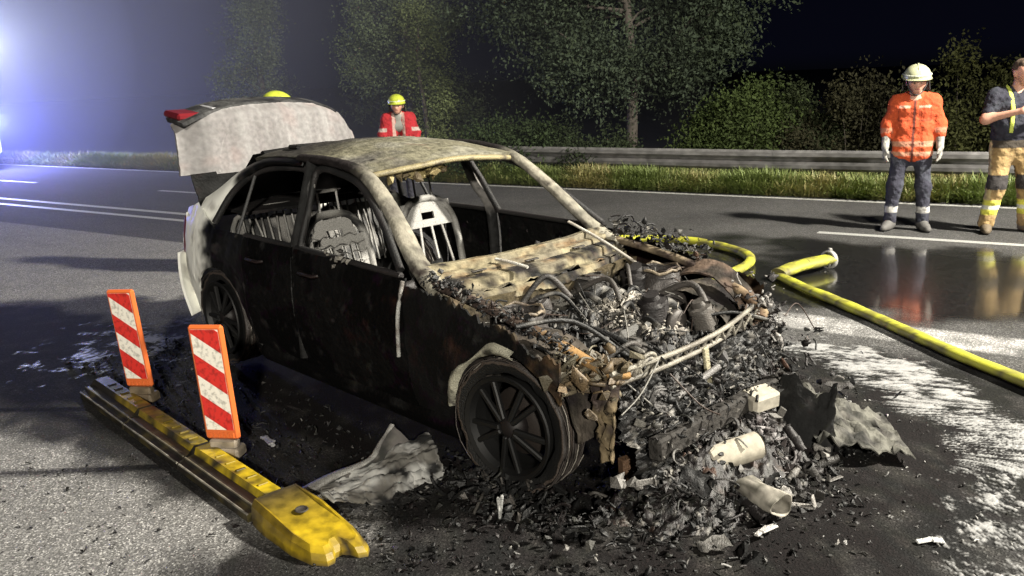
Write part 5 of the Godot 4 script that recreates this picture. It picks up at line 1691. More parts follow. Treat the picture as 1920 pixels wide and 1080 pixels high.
	# single scraps
	for e in [["foil_scrap", Vector3(1.60, 0.012, -3.02), Vector3(0.09, 0.012, 0.04), Color(0.7, 0.7, 0.68), "white scrap lying alone on wet road, lower right", 0.0], ["metal_rod", Vector3(-1.34, 0.012, -4.28), Vector3(0.19, 0.02, 0.03), Color(0.45, 0.45, 0.46), "short grey metal bar on the road behind the front beacon", -50.0], ["standing_stub", Vector3(-0.09, 0.06, -3.34), Vector3(0.018, 0.12, 0.018), Color(0.5, 0.5, 0.48), "small pale metal stub upright below the front wheel", 0.0], ["blade_like_scrap", Vector3(0.98, 0.03, -3.12), Vector3(0.12, 0.012, 0.03), Color(0.6, 0.58, 0.55), "pale metal blade on the litter below the pale cylinder", 30.0], ["long_strut", Vector3(0.70, 0.07, -3.45), Vector3(0.24, 0.02, 0.03), Color(0.48, 0.46, 0.42), "long pale strut pointing left from the neck of the cylinder", 25.0], ["pale_plate", Vector3(0.74, 0.27, -3.75), Vector3(0.17, 0.03, 0.05), Color(0.5, 0.48, 0.43), "narrow pale plate lying in the wreck below the pierced beam", 12.0], ["red_lump", Vector3(0.66, 0.2, -3.72), Vector3(0.06, 0.06, 0.06), Color(0.30, 0.15, 0.11), "reddish fused lump before the front wheel rim", 40.0], ["bent_wishbone", Vector3(0.48, 0.12, -3.52), Vector3(0.07, 0.15, 0.05), Color(0.16, 0.09, 0.05), "rusty twisted suspension arm beside the front wheel", 20.0], ["cracked_cup", Vector3(1.7, 0.02, -4.55), Vector3(0.05, 0.03, 0.05), Color(0.5, 0.5, 0.48), "small pale cup shaped scrap beyond the grey liner", 0.0]]:
		st = st0()
		st.set_color(e[3])
		var s: Vector3 = e[2]
		for i in 3:
			var off := Vector3(rng.randf_range(-0.3, 0.3) * s.x, 0, rng.randf_range(-0.2, 0.2) * s.z)
			box(st, at(off, rng.randf_range(-8, 8), rng.randf_range(-15, 15), rng.randf_range(-8, 8)), s * Vector3(rng.randf_range(0.5, 1.0), rng.randf_range(0.6, 1.0), rng.randf_range(0.6, 1.0)), 0.004)
		o = obj(e[0], st, "burnt_fine")
		put(o, e[1], e[5])
		tag(o, e[4], "scrap")

func foam() -> void:
	# extinguishing foam: a raised, broken film whose edge follows the noise
	var path := [Vector2(1.70, 5.55), Vector2(2.1, 5.35), Vector2(2.30, 4.95), Vector2(2.30, 4.55), Vector2(2.42, 4.1), Vector2(2.30, 3.6), Vector2(2.05, 3.1), Vector2(1.85, 2.7)]
	var wid := [0.12, 0.28, 0.32, 0.28, 0.27, 0.34, 0.38, 0.38]
	var mask := func(x: float, d: float) -> float:
		var best := -9.0
		for i in path.size() - 1:
			var q := Geometry2D.get_closest_point_to_segment(Vector2(x, d), path[i], path[i + 1])
			var f: float = path[i].distance_to(q) / path[i].distance_to(path[i + 1])
			best = maxf(best, 1.0 - q.distance_to(Vector2(x, d)) / lerpf(wid[i], wid[i + 1], f))
		if best < -1.0: return -1.0
		var near := smoothstep(4.5, 3.6, d)
		# streaks run with the flow, from the car's nose round towards the photographer
		var a := lerpf(0.35, 1.25, near)
		var u := x * cos(a) - d * sin(a)
		var w := x * sin(a) + d * cos(a)
		var n := nz.get_noise_2d(x * 3.2, d * 3.2) * 0.6 + nz.get_noise_2d(u * 7.0, w * 17.0) * 0.55 + nz.get_noise_2d(u * 20.0 + 7, w * 52.0) * lerpf(0.35, 0.6, near)
		return minf(best, 0.6) * 0.9 - 0.25 + n - 0.26 * near
	var st := st0()
	sheet_mask(st, 1.35, 2.95, 2.55, 5.9, 0.0085, mask, 0.010)
	tag(obj("foam", st, "foam"), "white extinguishing foam trailing across the wet road right of wreck", "foam", "", "stuff")
	mask = func(x: float, d: float) -> float:
		var r := Vector2((x + 2.75) / 0.75, (d - 6.35) / 1.1).length()
		return 0.28 - r * 0.5 + nz.get_noise_2d(x * 3.0 + 7, d * 3.0) * 0.7 + nz.get_noise_2d(x * 25, d * 18) * 0.5 - 0.12
	st = st0()
	sheet_mask(st, -3.7, -1.6, 5.2, 7.5, 0.016, mask, 0.004, 0.20)
	tag(obj("foam", st, "foam"), "thin greyish foam remains on the road beside the car's rear wheel", "foam", "", "stuff")

func sheet_mask(st: SurfaceTool, x0: float, x1: float, d0: float, d1: float, cell: float, mask: Callable, hgt: float, tone := 0.34) -> void:
	var nx := int((x1 - x0) / cell)
	var nd := int((d1 - d0) / cell)
	var f := PackedFloat32Array()
	f.resize((nx + 1) * (nd + 1))
	for i in nx + 1:
		for j in nd + 1:
			f[i * (nd + 1) + j] = mask.call(x0 + i * cell, d0 + j * cell)
	st.set_smooth_group(0)
	var w := nd + 1
	for i in nx:
		for j in nd:
			var k := [i * w + j, i * w + j + 1, (i + 1) * w + j + 1, (i + 1) * w + j]
			if maxf(maxf(f[k[0]], f[k[1]]), maxf(f[k[2]], f[k[3]])) <= -0.1:
				continue
			var v := []
			var c := []
			var off := [[0, 0], [0, 1], [1, 1], [1, 0]]
			for e in 4:
				var m: float = f[k[e]]
				var y: float = 0.004 + hgt * clampf(m, 0, 0.6)
				v.append(Vector3(x0 + (i + off[e][0]) * cell, y, -(d0 + (j + off[e][1]) * cell)))
				var t: float = tone * lerpf(0.75, 1.15, smoothstep(0.0, 0.5, m))
				c.append(Color(t, t, t * 0.985, smoothstep(-0.1, 0.32, m)))
			cquad(st, v, c)

# ---------------------------------------------------------------- beacons on their kerb element
func beacons_and_base() -> void:
	var a := Vector3(-2.66, 0, -5.16)
	var b := Vector3(-0.78, 0, -3.10)
	var dir := (b - a).normalized()
	var len := a.distance_to(b)
	var xf := Transform3D(Basis(dir, Vector3.UP, dir.cross(Vector3.UP)), a)     # z towards the photographer's left
	var t := node("kerb_separator")
	t.transform = xf
	tag(t, "low yellow kerb separator blackened by fire, lying before the beacons", "lane separator")
	var yel := func(p):
		var burn := 0.65 * smoothstep(1.8, 0.9, p.x + 0.25 * n3(p, 4.0))
		var c := Color(0.56, 0.40, 0.015).lerp(Color(0.17, 0.115, 0.03), burn)
		c = c.lerp(Color(0.03, 0.024, 0.02), smoothstep(0.55, 0.30, p.x + 0.15 * n3(p, 6.0)))
		return c.lerp(Color(0.035, 0.028, 0.02), smoothstep(0.0, 0.3, n3(p + Vector3(2, 1, 1), 7.0) - 0.15 * smoothstep(2.3, 2.5, p.x)))
	var dark := func(p): return pick(p, 6.0, Color(0.025, 0.022, 0.018), Color(0.10, 0.08, 0.03), 0.05, 0.4)
	# long modules: low flanks with a raised ridge
	for m in 3:
		var x0 := len * 0.82 / 3.0 * m + 0.012
		var x1 := len * 0.82 / 3.0 * (m + 1) - 0.012
		var seg := st0()
		var prof := [[0.096, 0.0], [0.096, 0.035], [0.066, 0.045], [0.058, 0.06], [0.012, 0.065], [0.0, 0.10], [-0.076, 0.10], [-0.092, 0.03], [-0.092, 0.0]]
		for i in prof.size() - 1:
			seg.set_smooth_group(i + 1)
			var n := 14
			for j in n:
				var v := []
				var c := []
				for e in [[i, j], [i + 1, j], [i + 1, j + 1], [i, j + 1]]:
					var p := Vector3(lerpf(x0, x1, float(e[1]) / n), prof[e[0]][1] + 0.003 * nz.get_noise_2d(e[1] * 0.7, e[0]), prof[e[0]][0])
					v.append(p)
					c.append(yel.call(p) if i >= 4 and i <= 6 else dark.call(p))
				cquad(seg, v, c)
		for e in [x0, x1]:
			seg.set_smooth_group(-1)
			seg.set_color(dark.call(Vector3(e, 0, 0)))
			for i in range(1, prof.size() - 1):
				seg.add_vertex(Vector3(e, prof[0][1], prof[0][0])); seg.add_vertex(Vector3(e, prof[i][1], prof[i][0])); seg.add_vertex(Vector3(e, prof[i + 1][1], prof[i + 1][0]))
		var md := obj("kerb_module", seg, "yellow_plastic", t)
		# bright worn edges and a row of studs
		seg = st0()
		ctube(seg, [Vector3(x0, 0.038, 0.094), Vector3(x1, 0.038, 0.094)], 0.006, func(_p): return Color(0.26, 0.24, 0.2), 5)
		ctube(seg, [Vector3(x0, 0.063, 0.059), Vector3(x1, 0.063, 0.059)], 0.005, func(_p): return Color(0.20, 0.18, 0.13), 5)
		obj("worn_edge", seg, "yellow_plastic", md)
		seg = st0(false)
		for k in 5:
			var p := Vector3(lerpf(x0 + 0.2, x1 - 0.1, k / 4.0), 0.101, -0.038)
			seg.set_color(yel.call(p) * 0.6)
			box(seg, at(p), Vector3(0.018, 0.008, 0.05), 0.003)
		obj("stud_row", seg, "yellow_plastic", md)
	# moulded end piece with two prongs, chamfered all round
	var st := st0(false)
	var x2 := len * 0.82 + 0.012
	var out := [Vector2(0, -0.155), Vector2(0, 0.155), Vector2(0.10, 0.17), Vector2(0.30, 0.168), Vector2(0.40, 0.14), Vector2(0.445, 0.09), Vector2(0.445, 0.05), Vector2(0.42, 0.02), Vector2(0.418, -0.02), Vector2(0.44, -0.045), Vector2(0.475, -0.06), Vector2(0.49, -0.10), Vector2(0.46, -0.14), Vector2(0.36, -0.165), Vector2(0.16, -0.17)]
	var mid := Vector2(0.22, 0.0)
	var loops := []
	for e in [[1.0, 0.0], [0.985, 0.35], [0.93, 0.75], [0.80, 1.0], [0.74, 0.98]]:
		var ring := []
		for q in out:
			var w: Vector2 = (mid + (q - mid) * (Vector2(e[0], e[0]) if q.x > 0.01 else Vector2(1.0, e[0]))) * Vector2(1.22, 0.80) - Vector2(0, 0.035)
			var hh: float = (0.110 - 0.055 * smoothstep(0.12, 0.58, w.x)) * e[1]
			ring.append(Vector3(x2 + w.x, hh, w.y))
		loops.append(ring)
	var endcol := func(p):
		var c := Color(0.52, 0.36, 0.012).lerp(Color(0.36, 0.24, 0.015), smoothstep(0.0, 0.5, n3(p, 9.0)))
		c = c.lerp(Color(0.16, 0.11, 0.02), smoothstep(0.0, 0.4, n3(p * Vector3(0.6, 1, 3.0), 9.0)) * 0.7)
		c = c.lerp(Color(0.05, 0.036, 0.02), smoothstep(0.16, 0.42, n3(p * Vector3(1, 1, 2.5) + Vector3(2, 1, 1), 6.0) * 0.8 + 0.6 * smoothstep(x2 + 0.16, x2 + 0.02, p.x)))
		return c.lerp(Color(0.08, 0.06, 0.03), smoothstep(0.02, 0.0, p.y) * 0.7)
	for li in loops.size() - 1:
		for k in out.size():
			var k2 := (k + 1) % out.size()
			var v := [loops[li][k], loops[li][k2], loops[li + 1][k2], loops[li + 1][k]]
			cquad(st, v, v.map(endcol))
	var flat := PackedVector2Array()
	for q in loops[-1]: flat.append(Vector2(q.x, q.z))
	var cap := Geometry2D.triangulate_polygon(flat)
	for q in cap:
		st.set_color(endcol.call(loops[-1][q]))
		st.add_vertex(loops[-1][q])
	var ep := obj("end_piece", st, "yellow_plastic", t)
	st = st0()
	st.set_color(Color(0.02, 0.018, 0.015))
	lathe(st, at(Vector3(x2 + 0.22, 0.099, -0.04), -90), [[0.0, 0.0], [0.022, 0.0], [0.026, 0.006], [0.03, 0.0]], 16)
	obj("bolt_hole", st, "plain", ep)
	# two beacons
	var labels := ["red and white striped beacon standing further back on the kerb separator", "red and white striped beacon nearer the burnt car's front wheel"]
	var pos := [Vector3(-2.235, 0.06, -4.87), Vector3(-1.475, 0.06, -4.03)]
	var hs := [0.60, 0.60]
	for k in 2:
		var g := node("striped_beacon")
		g.transform = Transform3D(Basis.from_euler(Vector3(deg_to_rad(2), deg_to_rad([-16, -12][k]), deg_to_rad([2.5, 1.0][k]))), pos[k])
		tag(g, labels[k], "beacon", "striped beacons on the kerb separator")
		st = st0(false)
		st.set_color(Color(0.22, 0.17, 0.11) if k == 0 else Color(0.42, 0.36, 0.28))
		box(st, at(Vector3(0, 0.01, 0)), Vector3(0.18, 0.06, 0.10), 0.012)
		box(st, at(Vector3(0, 0.055, 0)), Vector3(0.15, 0.05, 0.05), 0.01)
		obj("foot", st, "yellow_plastic", g)
		st = st0(false)
		st.set_color(Color(0.60, 0.13, 0.035))
		box(st, at(Vector3(0, 0.08 + hs[k] * 0.5, 0)), Vector3(0.185, hs[k], 0.032), 0.012)
		for i in 6:
			box(st, at(Vector3(-0.065 + 0.026 * i, 0.105, 0.016)), Vector3(0.012, 0.03, 0.01), 0.003)
		obj("frame", st, "smooth_plain", g)
		# sheeting: slanting stripes falling to the right, red at both ends
		var y0 := 0.135
		var y1 = 0.08 + hs[k] - 0.018
		var hw := 0.074
		var slope := -0.105
		st = st0(false)
		st.set_color(Color(0.82, 0.78, 0.68))
		quad(st, Vector3(-hw, y0, 0.0180), Vector3(-hw, y1, 0.0180), Vector3(hw, y1, 0.0180), Vector3(hw, y0, 0.0180))
		obj("white_sheeting", st, "sheeting", g)
		for i in 3:
			var step = (y1 - y0) / 2.5
			var c: float = y1 - 0.015 - step * 1.02 * i
			var hh = step * 0.262
			var poly := PackedVector2Array([Vector2(-hw, c - hh - slope * 0.5), Vector2(-hw, c + hh - slope * 0.5), Vector2(hw, c + hh + slope * 0.5), Vector2(hw, c - hh + slope * 0.5)])
			var cut := Geometry2D.intersect_polygons(poly, PackedVector2Array([Vector2(-hw, y0), Vector2(-hw, y1), Vector2(hw, y1), Vector2(hw, y0)]))
			if cut.is_empty(): continue
			st = st0(false)
			st.set_color(Color(0.62, 0.028, 0.022))
			var pl: PackedVector2Array = cut[0]
			var ix := Geometry2D.triangulate_polygon(pl)
			for q in ix:
				st.add_vertex(Vector3(pl[q].x, pl[q].y, 0.0205))
			obj("red_stripe", st, "sheeting", g)

# ---------------------------------------------------------------- hoses
func hose(called: String, label: String, pts: Array, r: float, flat: float, grp := "") -> void:
	var st := st0()
	var n := 0
	var c := curve(pts, 16)
	var rr := []
	for q in c: rr.append(r * (1.0 + 0.16 * n3(q, 2.3)))
	ctube(st, c, rr, func(p): return pick(p, 5.0, Color(0.37, 0.37, 0.03), Color(0.20, 0.19, 0.03)).lerp(Color(0.10, 0.09, 0.03), smoothstep(0.0, 0.5, n3(p, 7.0) + 0.4 * n3(p, 21.0))), 14, flat)
	tag(obj(called, st, "hose"), label, "fire hose", grp)

func hoses() -> void:
	hose("fire_hose", "long yellow green fire hose running across the road toward the photographer", [Vector3(2.34, 0.05, -7.35), Vector3(2.40, 0.045, -6.95), Vector3(2.50, 0.045, -6.48), Vector3(2.60, 0.045, -6.0), Vector3(2.68, 0.045, -5.55), Vector3(2.77, 0.045, -5.04), Vector3(2.89, 0.045, -4.55), Vector3(3.1, 0.045, -3.6), Vector3(3.2, 0.045, -2.4)], 0.050, 0.7)
	hose("fire_hose", "short flattened yellow hose end with a metal coupling, folded beside the long hose", [Vector3(2.33, 0.07, -7.30), Vector3(2.55, 0.09, -7.46), Vector3(2.76, 0.09, -7.60), Vector3(2.92, 0.09, -7.70)], 0.085, 0.55)
	var st := st0()
	st.set_color(Color(0.45, 0.44, 0.42))
	lathe(st, Transform3D(Basis.looking_at(Vector3(-0.84, 0, 0.5)), Vector3(2.90, 0.085, -7.69)), [[0.07, 0.0], [0.085, 0.0], [0.085, 0.045], [0.07, 0.05], [0.06, 0.05], [0.055, 0.0]], 20)
	for k in 2:
		box(st, at(Vector3(2.93, 0.085 + (0.09 if k else -0.06), -7.71)), Vector3(0.03, 0.03, 0.04), 0.006)
	obj("coupling", st, "bare_steel", get_node("fire_hose_001"))
	hose("fire_hose", "yellow hose loop bending back behind the front of the burnt car", [Vector3(1.2, 0.05, -9.3), Vector3(1.62, 0.05, -9.22), Vector3(2.0, 0.05, -8.95), Vector3(2.25, 0.05, -8.5), Vector3(2.30, 0.05, -8.1), Vector3(2.15, 0.05, -7.72), Vector3(1.8, 0.05, -7.35), Vector3(1.35, 0.05, -7.25)], 0.050, 0.8)

# ---------------------------------------------------------------- people: smooth blends of tapered capsules, meshed by surface nets
# bone: [a, b, radius at a, radius at b]
func net(st: SurfaceTool, bones: Array, cell: float, k: float, col: Callable, folds := 0.0) -> void:
	var lo := Vector3.INF
	var hi := -Vector3.INF
	for b in bones:
		var r := Vector3.ONE * (maxf(b[2], b[3]) + 0.03)
		lo = lo.min(b[0] - r).min(b[1] - r)
		hi = hi.max(b[0] + r).max(b[1] + r)
	var nx := int((hi.x - lo.x) / cell) + 2
	var ny := int((hi.y - lo.y) / cell) + 2
	var nzz := int((hi.z - lo.z) / cell) + 2
	var f := PackedFloat32Array()
	f.resize(nx * ny * nzz)
	for b in bones:
		var A: Vector3 = b[0]
		var B: Vector3 = b[1]
		var ra: float = b[2]
		var rb: float = b[3]
		var mr := maxf(ra, rb) + 3.2 / k
		var p0 := (A.min(B) - Vector3.ONE * mr - lo) / cell
		var p1 := (A.max(B) + Vector3.ONE * mr - lo) / cell
		var ab := B - A
		var l2 := maxf(ab.length_squared(), 1e-9)
		for i in range(maxi(0, int(p0.x)), mini(nx, int(p1.x) + 1)):
			for j in range(maxi(0, int(p0.y)), mini(ny, int(p1.y) + 1)):
				for m in range(maxi(0, int(p0.z)), mini(nzz, int(p1.z) + 1)):
					var p := lo + Vector3(i, j, m) * cell
					var t := clampf((p - A).dot(ab) / l2, 0.0, 1.0)
					var d := p.distance_to(A + ab * t) - lerpf(ra, rb, t)
					if d < 3.2 / k:
						f[(i * ny + j) * nzz + m] += exp(-k * d)
	if folds > 0.0:
		for i in nx:
			for j in ny:
				for m in nzz:
					var o := (i * ny + j) * nzz + m
					if f[o] > 0.05:
						var p := lo + Vector3(i, j, m) * cell
						var n := absf(nf.get_noise_3d(p.x * 80.0 + p.y * 45.0, p.y * 95.0, p.z * 80.0)) * 1.6 - 0.4 + nf.get_noise_3d(p.x * 190.0, p.y * 150.0 + 40.0, p.z * 190.0) * 0.5
						f[o] *= exp(k * folds * n)
	var id := PackedInt32Array()
	id.resize(nx * ny * nzz)
	id.fill(-1)
	var vs := PackedVector3Array()
	var cs := PackedColorArray()
	var sx := ny * nzz
	var offs := [0, sx, nzz, sx + nzz, 1, sx + 1, nzz + 1, sx + nzz + 1]
	var cor := [Vector3(0, 0, 0), Vector3(1, 0, 0), Vector3(0, 1, 0), Vector3(1, 1, 0), Vector3(0, 0, 1), Vector3(1, 0, 1), Vector3(0, 1, 1), Vector3(1, 1, 1)]
	var edges := [[0, 1], [2, 3], [4, 5], [6, 7], [0, 2], [1, 3], [4, 6], [5, 7], [0, 4], [1, 5], [2, 6], [3, 7]]
	for i in nx - 1:
		for j in ny - 1:
			var row := (i * ny + j) * nzz
			for m in nzz - 1:
				var o := row + m
				var s := 0
				for e in 8:
					if f[o + offs[e]] > 1.0: s += 1
				if s == 0 or s == 8: continue
				var acc := Vector3.ZERO
				var n := 0
				for e in edges:
					var fa := f[o + offs[e[0]]]
					var fb := f[o + offs[e[1]]]
					if (fa > 1.0) == (fb > 1.0): continue
					var da := log(maxf(fa, 0.03))
					var db := log(maxf(fb, 0.03))
					acc += cor[e[0]].lerp(cor[e[1]], clampf(da / (da - db), 0, 1))
					n += 1
				id[o] = vs.size()
				var p := lo + (Vector3(i, j, m) + acc / n) * cell
				vs.append(p)
				cs.append(col.call(p))
	st.set_smooth_group(0)
	var steps := [sx, nzz, 1]
	for i in range(1, nx - 1):
		for j in range(1, ny - 1):
			for m in range(1, nzz - 1):
				var o := (i * ny + j) * nzz + m
				if id[o] < 0: continue
				for ax in 3:
					var u: int = steps[(ax + 1) % 3]
					var w: int = steps[(ax + 2) % 3]
					var a := f[o] > 1.0
					var b := f[o + steps[ax]] > 1.0
					if a == b: continue
					var q := [id[o], id[o - u], id[o - u - w], id[o - w]]
					if q.min() < 0: continue
					if a: q = [q[0], q[3], q[2], q[1]]
					for h in [0, 1, 2, 0, 2, 3]:
						st.set_color(cs[q[h]]); st.add_vertex(vs[q[h]])

func hand_bones(wrist: Vector3, dir: Vector3, palm_n: Vector3, thumb: Vector3, curl: float, fat := 1.0) -> Array:
	# dir: along the fingers, palm_n: out of the palm, thumb: towards the thumb
	var out := []
	var kn := wrist + dir * 0.085
	for k in 4:
		var o := thumb * (0.030 - 0.020 * k)
		out.append([wrist + o * 0.6, kn + o, 0.017 * fat, 0.014 * fat])
		var l: float = [0.070, 0.078, 0.073, 0.058][k]
		var d1 := (dir + palm_n * curl * 0.7).normalized()
		var d2 := (dir + palm_n * curl * 2.2).normalized()
		var m := kn + o * 1.08 + d1 * l * 0.55
		out.append([kn + o * 1.05, m, 0.0095 * fat, 0.009 * fat])
		out.append([m, m + d2 * l * 0.5, 0.009 * fat, 0.008 * fat])
	var tb := wrist + thumb * 0.022 + dir * 0.02
	var tm := tb + (thumb * 0.8 + dir * 0.8 + palm_n * 0.4).normalized() * 0.045
	out.append([tb, tm, 0.014 * fat, 0.011 * fat])
	out.append([tm, tm + (dir + palm_n * 0.5 + thumb * 0.15).normalized() * 0.032, 0.011 * fat, 0.009 * fat])
	return out

func head_bones(c: Vector3, yaw: float, pitch: float) -> Array:
	var b := Basis.from_euler(Vector3(pitch, yaw, 0))
	var q := func(x, y, z): return c + b * Vector3(x, y, z)
	return [
		[q.call(0, 0.03, -0.02), q.call(0, 0.035, 0.015), 0.093, 0.088],
		[q.call(0, -0.03, 0.03), q.call(0, -0.075, 0.05), 0.066, 0.045],
		[q.call(-0.03, -0.015, 0.06), q.call(0.03, -0.015, 0.06), 0.038, 0.038],
		[q.call(0, 0.012, 0.098), q.call(0, -0.022, 0.112), 0.009, 0.014],
		[q.call(-0.03, 0.024, 0.088), q.call(0.03, 0.024, 0.088), 0.014, 0.014],
		[q.call(-0.016, -0.058, 0.086), q.call(0.016, -0.058, 0.086), 0.010, 0.010],
		[q.call(-0.088, 0.005, -0.005), q.call(-0.092, -0.02, 0.0), 0.016, 0.011],
		[q.call(0.088, 0.005, -0.005), q.call(0.092, -0.02, 0.0), 0.016, 0.011],
	]

func face_col(c: Vector3, yaw: float, pitch: float, hair: Color, hairline: float) -> Callable:
	var inv := Basis.from_euler(Vector3(pitch, yaw, 0)).transposed()
	return func(p):
		var q: Vector3 = inv * (p - c)
		var skin := Color(0.50, 0.27, 0.19)
		skin = skin.lerp(Color(0.52, 0.20, 0.15), smoothstep(0.035, 0.0, Vector2(absf(q.x) - 0.05, q.y + 0.02).length()) * 0.5)
		if q.z > 0.05:
			var e := Vector2(absf(q.x) - 0.033, (q.y - 0.004) * 1.8).length()
			skin = skin.lerp(Color(0.05, 0.035, 0.03), smoothstep(0.014, 0.009, e))
			skin = skin.lerp(hair * 0.8, smoothstep(0.009, 0.005, absf(q.y - 0.027)) * smoothstep(0.06, 0.05, absf(q.x)) * smoothstep(0.01, 0.016, absf(q.x)))
			skin = skin.lerp(Color(0.26, 0.09, 0.08), smoothstep(0.007, 0.004, absf(q.y + 0.058)) * smoothstep(0.03, 0.024, absf(q.x)))
		var line := hairline + (0.05 if q.z < 0.02 else 0.0) * -1.0 - 0.06 * smoothstep(0.02, -0.05, q.z)
		if q.y > line and not (absf(q.x) > 0.08 and q.y < 0.03):
			return hair
		return skin

func helmet(t: Node3D, c: Vector3, yaw: float, pitch: float, col: Color, kind: int) -> void:
	var xf := Transform3D(Basis.from_euler(Vector3(pitch, yaw, 0)), c)
	var h := node("helmet", t)
	h.transform = xf
	var st := st0()
	sheet(st, 30, 12, func(u, v):
		var a: float = TAU * u
		var e: float = v * PI * 0.5
		var rx := 0.132
		var rz := 0.155
		var y := 0.052 + 0.128 * sin(e)
		return Vector3(cos(a) * rx * cos(e), y, sin(a) * rz * cos(e) - 0.005), func(p):
			return col.lerp(col * 0.35, smoothstep(0.15, 0.45, n3(p + c, 9.0)) * 0.6), 0.006)
	if kind == 0:
		ctube(st, [Vector3(0, 0.065, 0.152), Vector3(0, 0.15, 0.10), Vector3(0, 0.186, 0.0), Vector3(0, 0.15, -0.11)], 0.012, func(_p): return col, 6)
	obj("shell", st, "helmet_shell", h)
	st = st0()
	sheet(st, 36, 3, func(u, v):
		var a: float = TAU * u
		var front := maxf(0.0, sin(a))
		var back := maxf(0.0, -sin(a))
		var w := 0.012 + 0.034 * front + 0.02 * back
		return Vector3(cos(a) * (0.130 + w * v), 0.055 - 0.010 * v - 0.03 * back * v, sin(a) * (0.152 + w * v) - 0.005), func(_p): return col * 0.9, 0.006)
	obj("brim", st, "helmet_shell", h)
	st = st0()
	var ring := []
	for k in 31:
		var a := TAU * k / 30.0
		ring.append(Vector3(cos(a) * 0.134, 0.083, sin(a) * 0.157 - 0.005))
	ctube(st, ring, 0.011, func(_p): return Color(0.62, 0.64, 0.56), 6, 0.5)
	obj("reflective_band", st, "sheeting", h)
	st = st0()
	for sg in [-1.0, 1.0]:
		ctube(st, curve([Vector3(0.105 * sg, 0.05, 0.02), Vector3(0.088 * sg, -0.03, 0.05), Vector3(0.045 * sg, -0.105, 0.075), Vector3(0, -0.12, 0.085)], 4), 0.007, func(_p): return Color(0.03, 0.03, 0.03), 5)
	obj("chin_strap", st, "plain", h)
	# cloth that covers the neck
	st = st0()
	sheet(st, 16, 5, func(u, v):
		var a := lerpf(PI * 1.05, PI * 1.95, u)
		return Vector3(cos(a) * (0.125 + 0.02 * v), 0.05 - 0.15 * v, sin(a) * (0.14 + 0.01 * v)), func(_p): return Color(0.05, 0.05, 0.05), 0.006)
	obj("neck_cloth", st, "cloth", h)

func flipx(v: Vector3) -> Vector3:
	return Vector3(-v.x, v.y, v.z)

func limb(bones: Array, a: Vector3, b: Vector3, c: Vector3, r0: float, r1: float, r2: float, r3: float) -> void:
	bones.append([a, b, r0, r1])
	bones.append([b, c, r2, r3])

# legs in trousers, boots
func trousers(t: Node3D, hips: float, legs: Array, fat: float, col: Callable, called := "trousers") -> void:
	var bones := []
	for l in legs:
		limb(bones, l[0], l[1], l[2], 0.094 * fat, 0.072 * fat, 0.074 * fat, 0.066 * fat)
	bones.append([Vector3(-0.06, hips + 0.04, 0), Vector3(0.06, hips + 0.04, 0), 0.10 * fat, 0.10 * fat])
	bones.append([Vector3(-0.075, hips - 0.05, -0.005), Vector3(0.075, hips - 0.05, -0.005), 0.102 * fat, 0.102 * fat])
	var st := st0()
	net(st, bones, 0.014, 42.0, col, 0.010)
	obj(called, st, "cloth", t)

func boots(t: Node3D, legs: Array, col: Color) -> void:
	for l in legs:
		var st := st0()
		var an: Vector3 = l[2]
		var d: Vector3 = l[3]
		var g := Vector3(an.x, 0, an.z)
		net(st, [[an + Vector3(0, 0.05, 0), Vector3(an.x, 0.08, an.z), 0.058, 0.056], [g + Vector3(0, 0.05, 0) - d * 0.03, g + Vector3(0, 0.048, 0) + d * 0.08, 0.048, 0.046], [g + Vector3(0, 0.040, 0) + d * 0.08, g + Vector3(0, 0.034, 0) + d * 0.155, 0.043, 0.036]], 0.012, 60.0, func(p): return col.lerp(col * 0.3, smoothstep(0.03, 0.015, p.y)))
		obj("boot", st, "plain", t)

func people() -> void:
	person_orange()
	person_bareheaded()
	person_red()
	person_hidden()

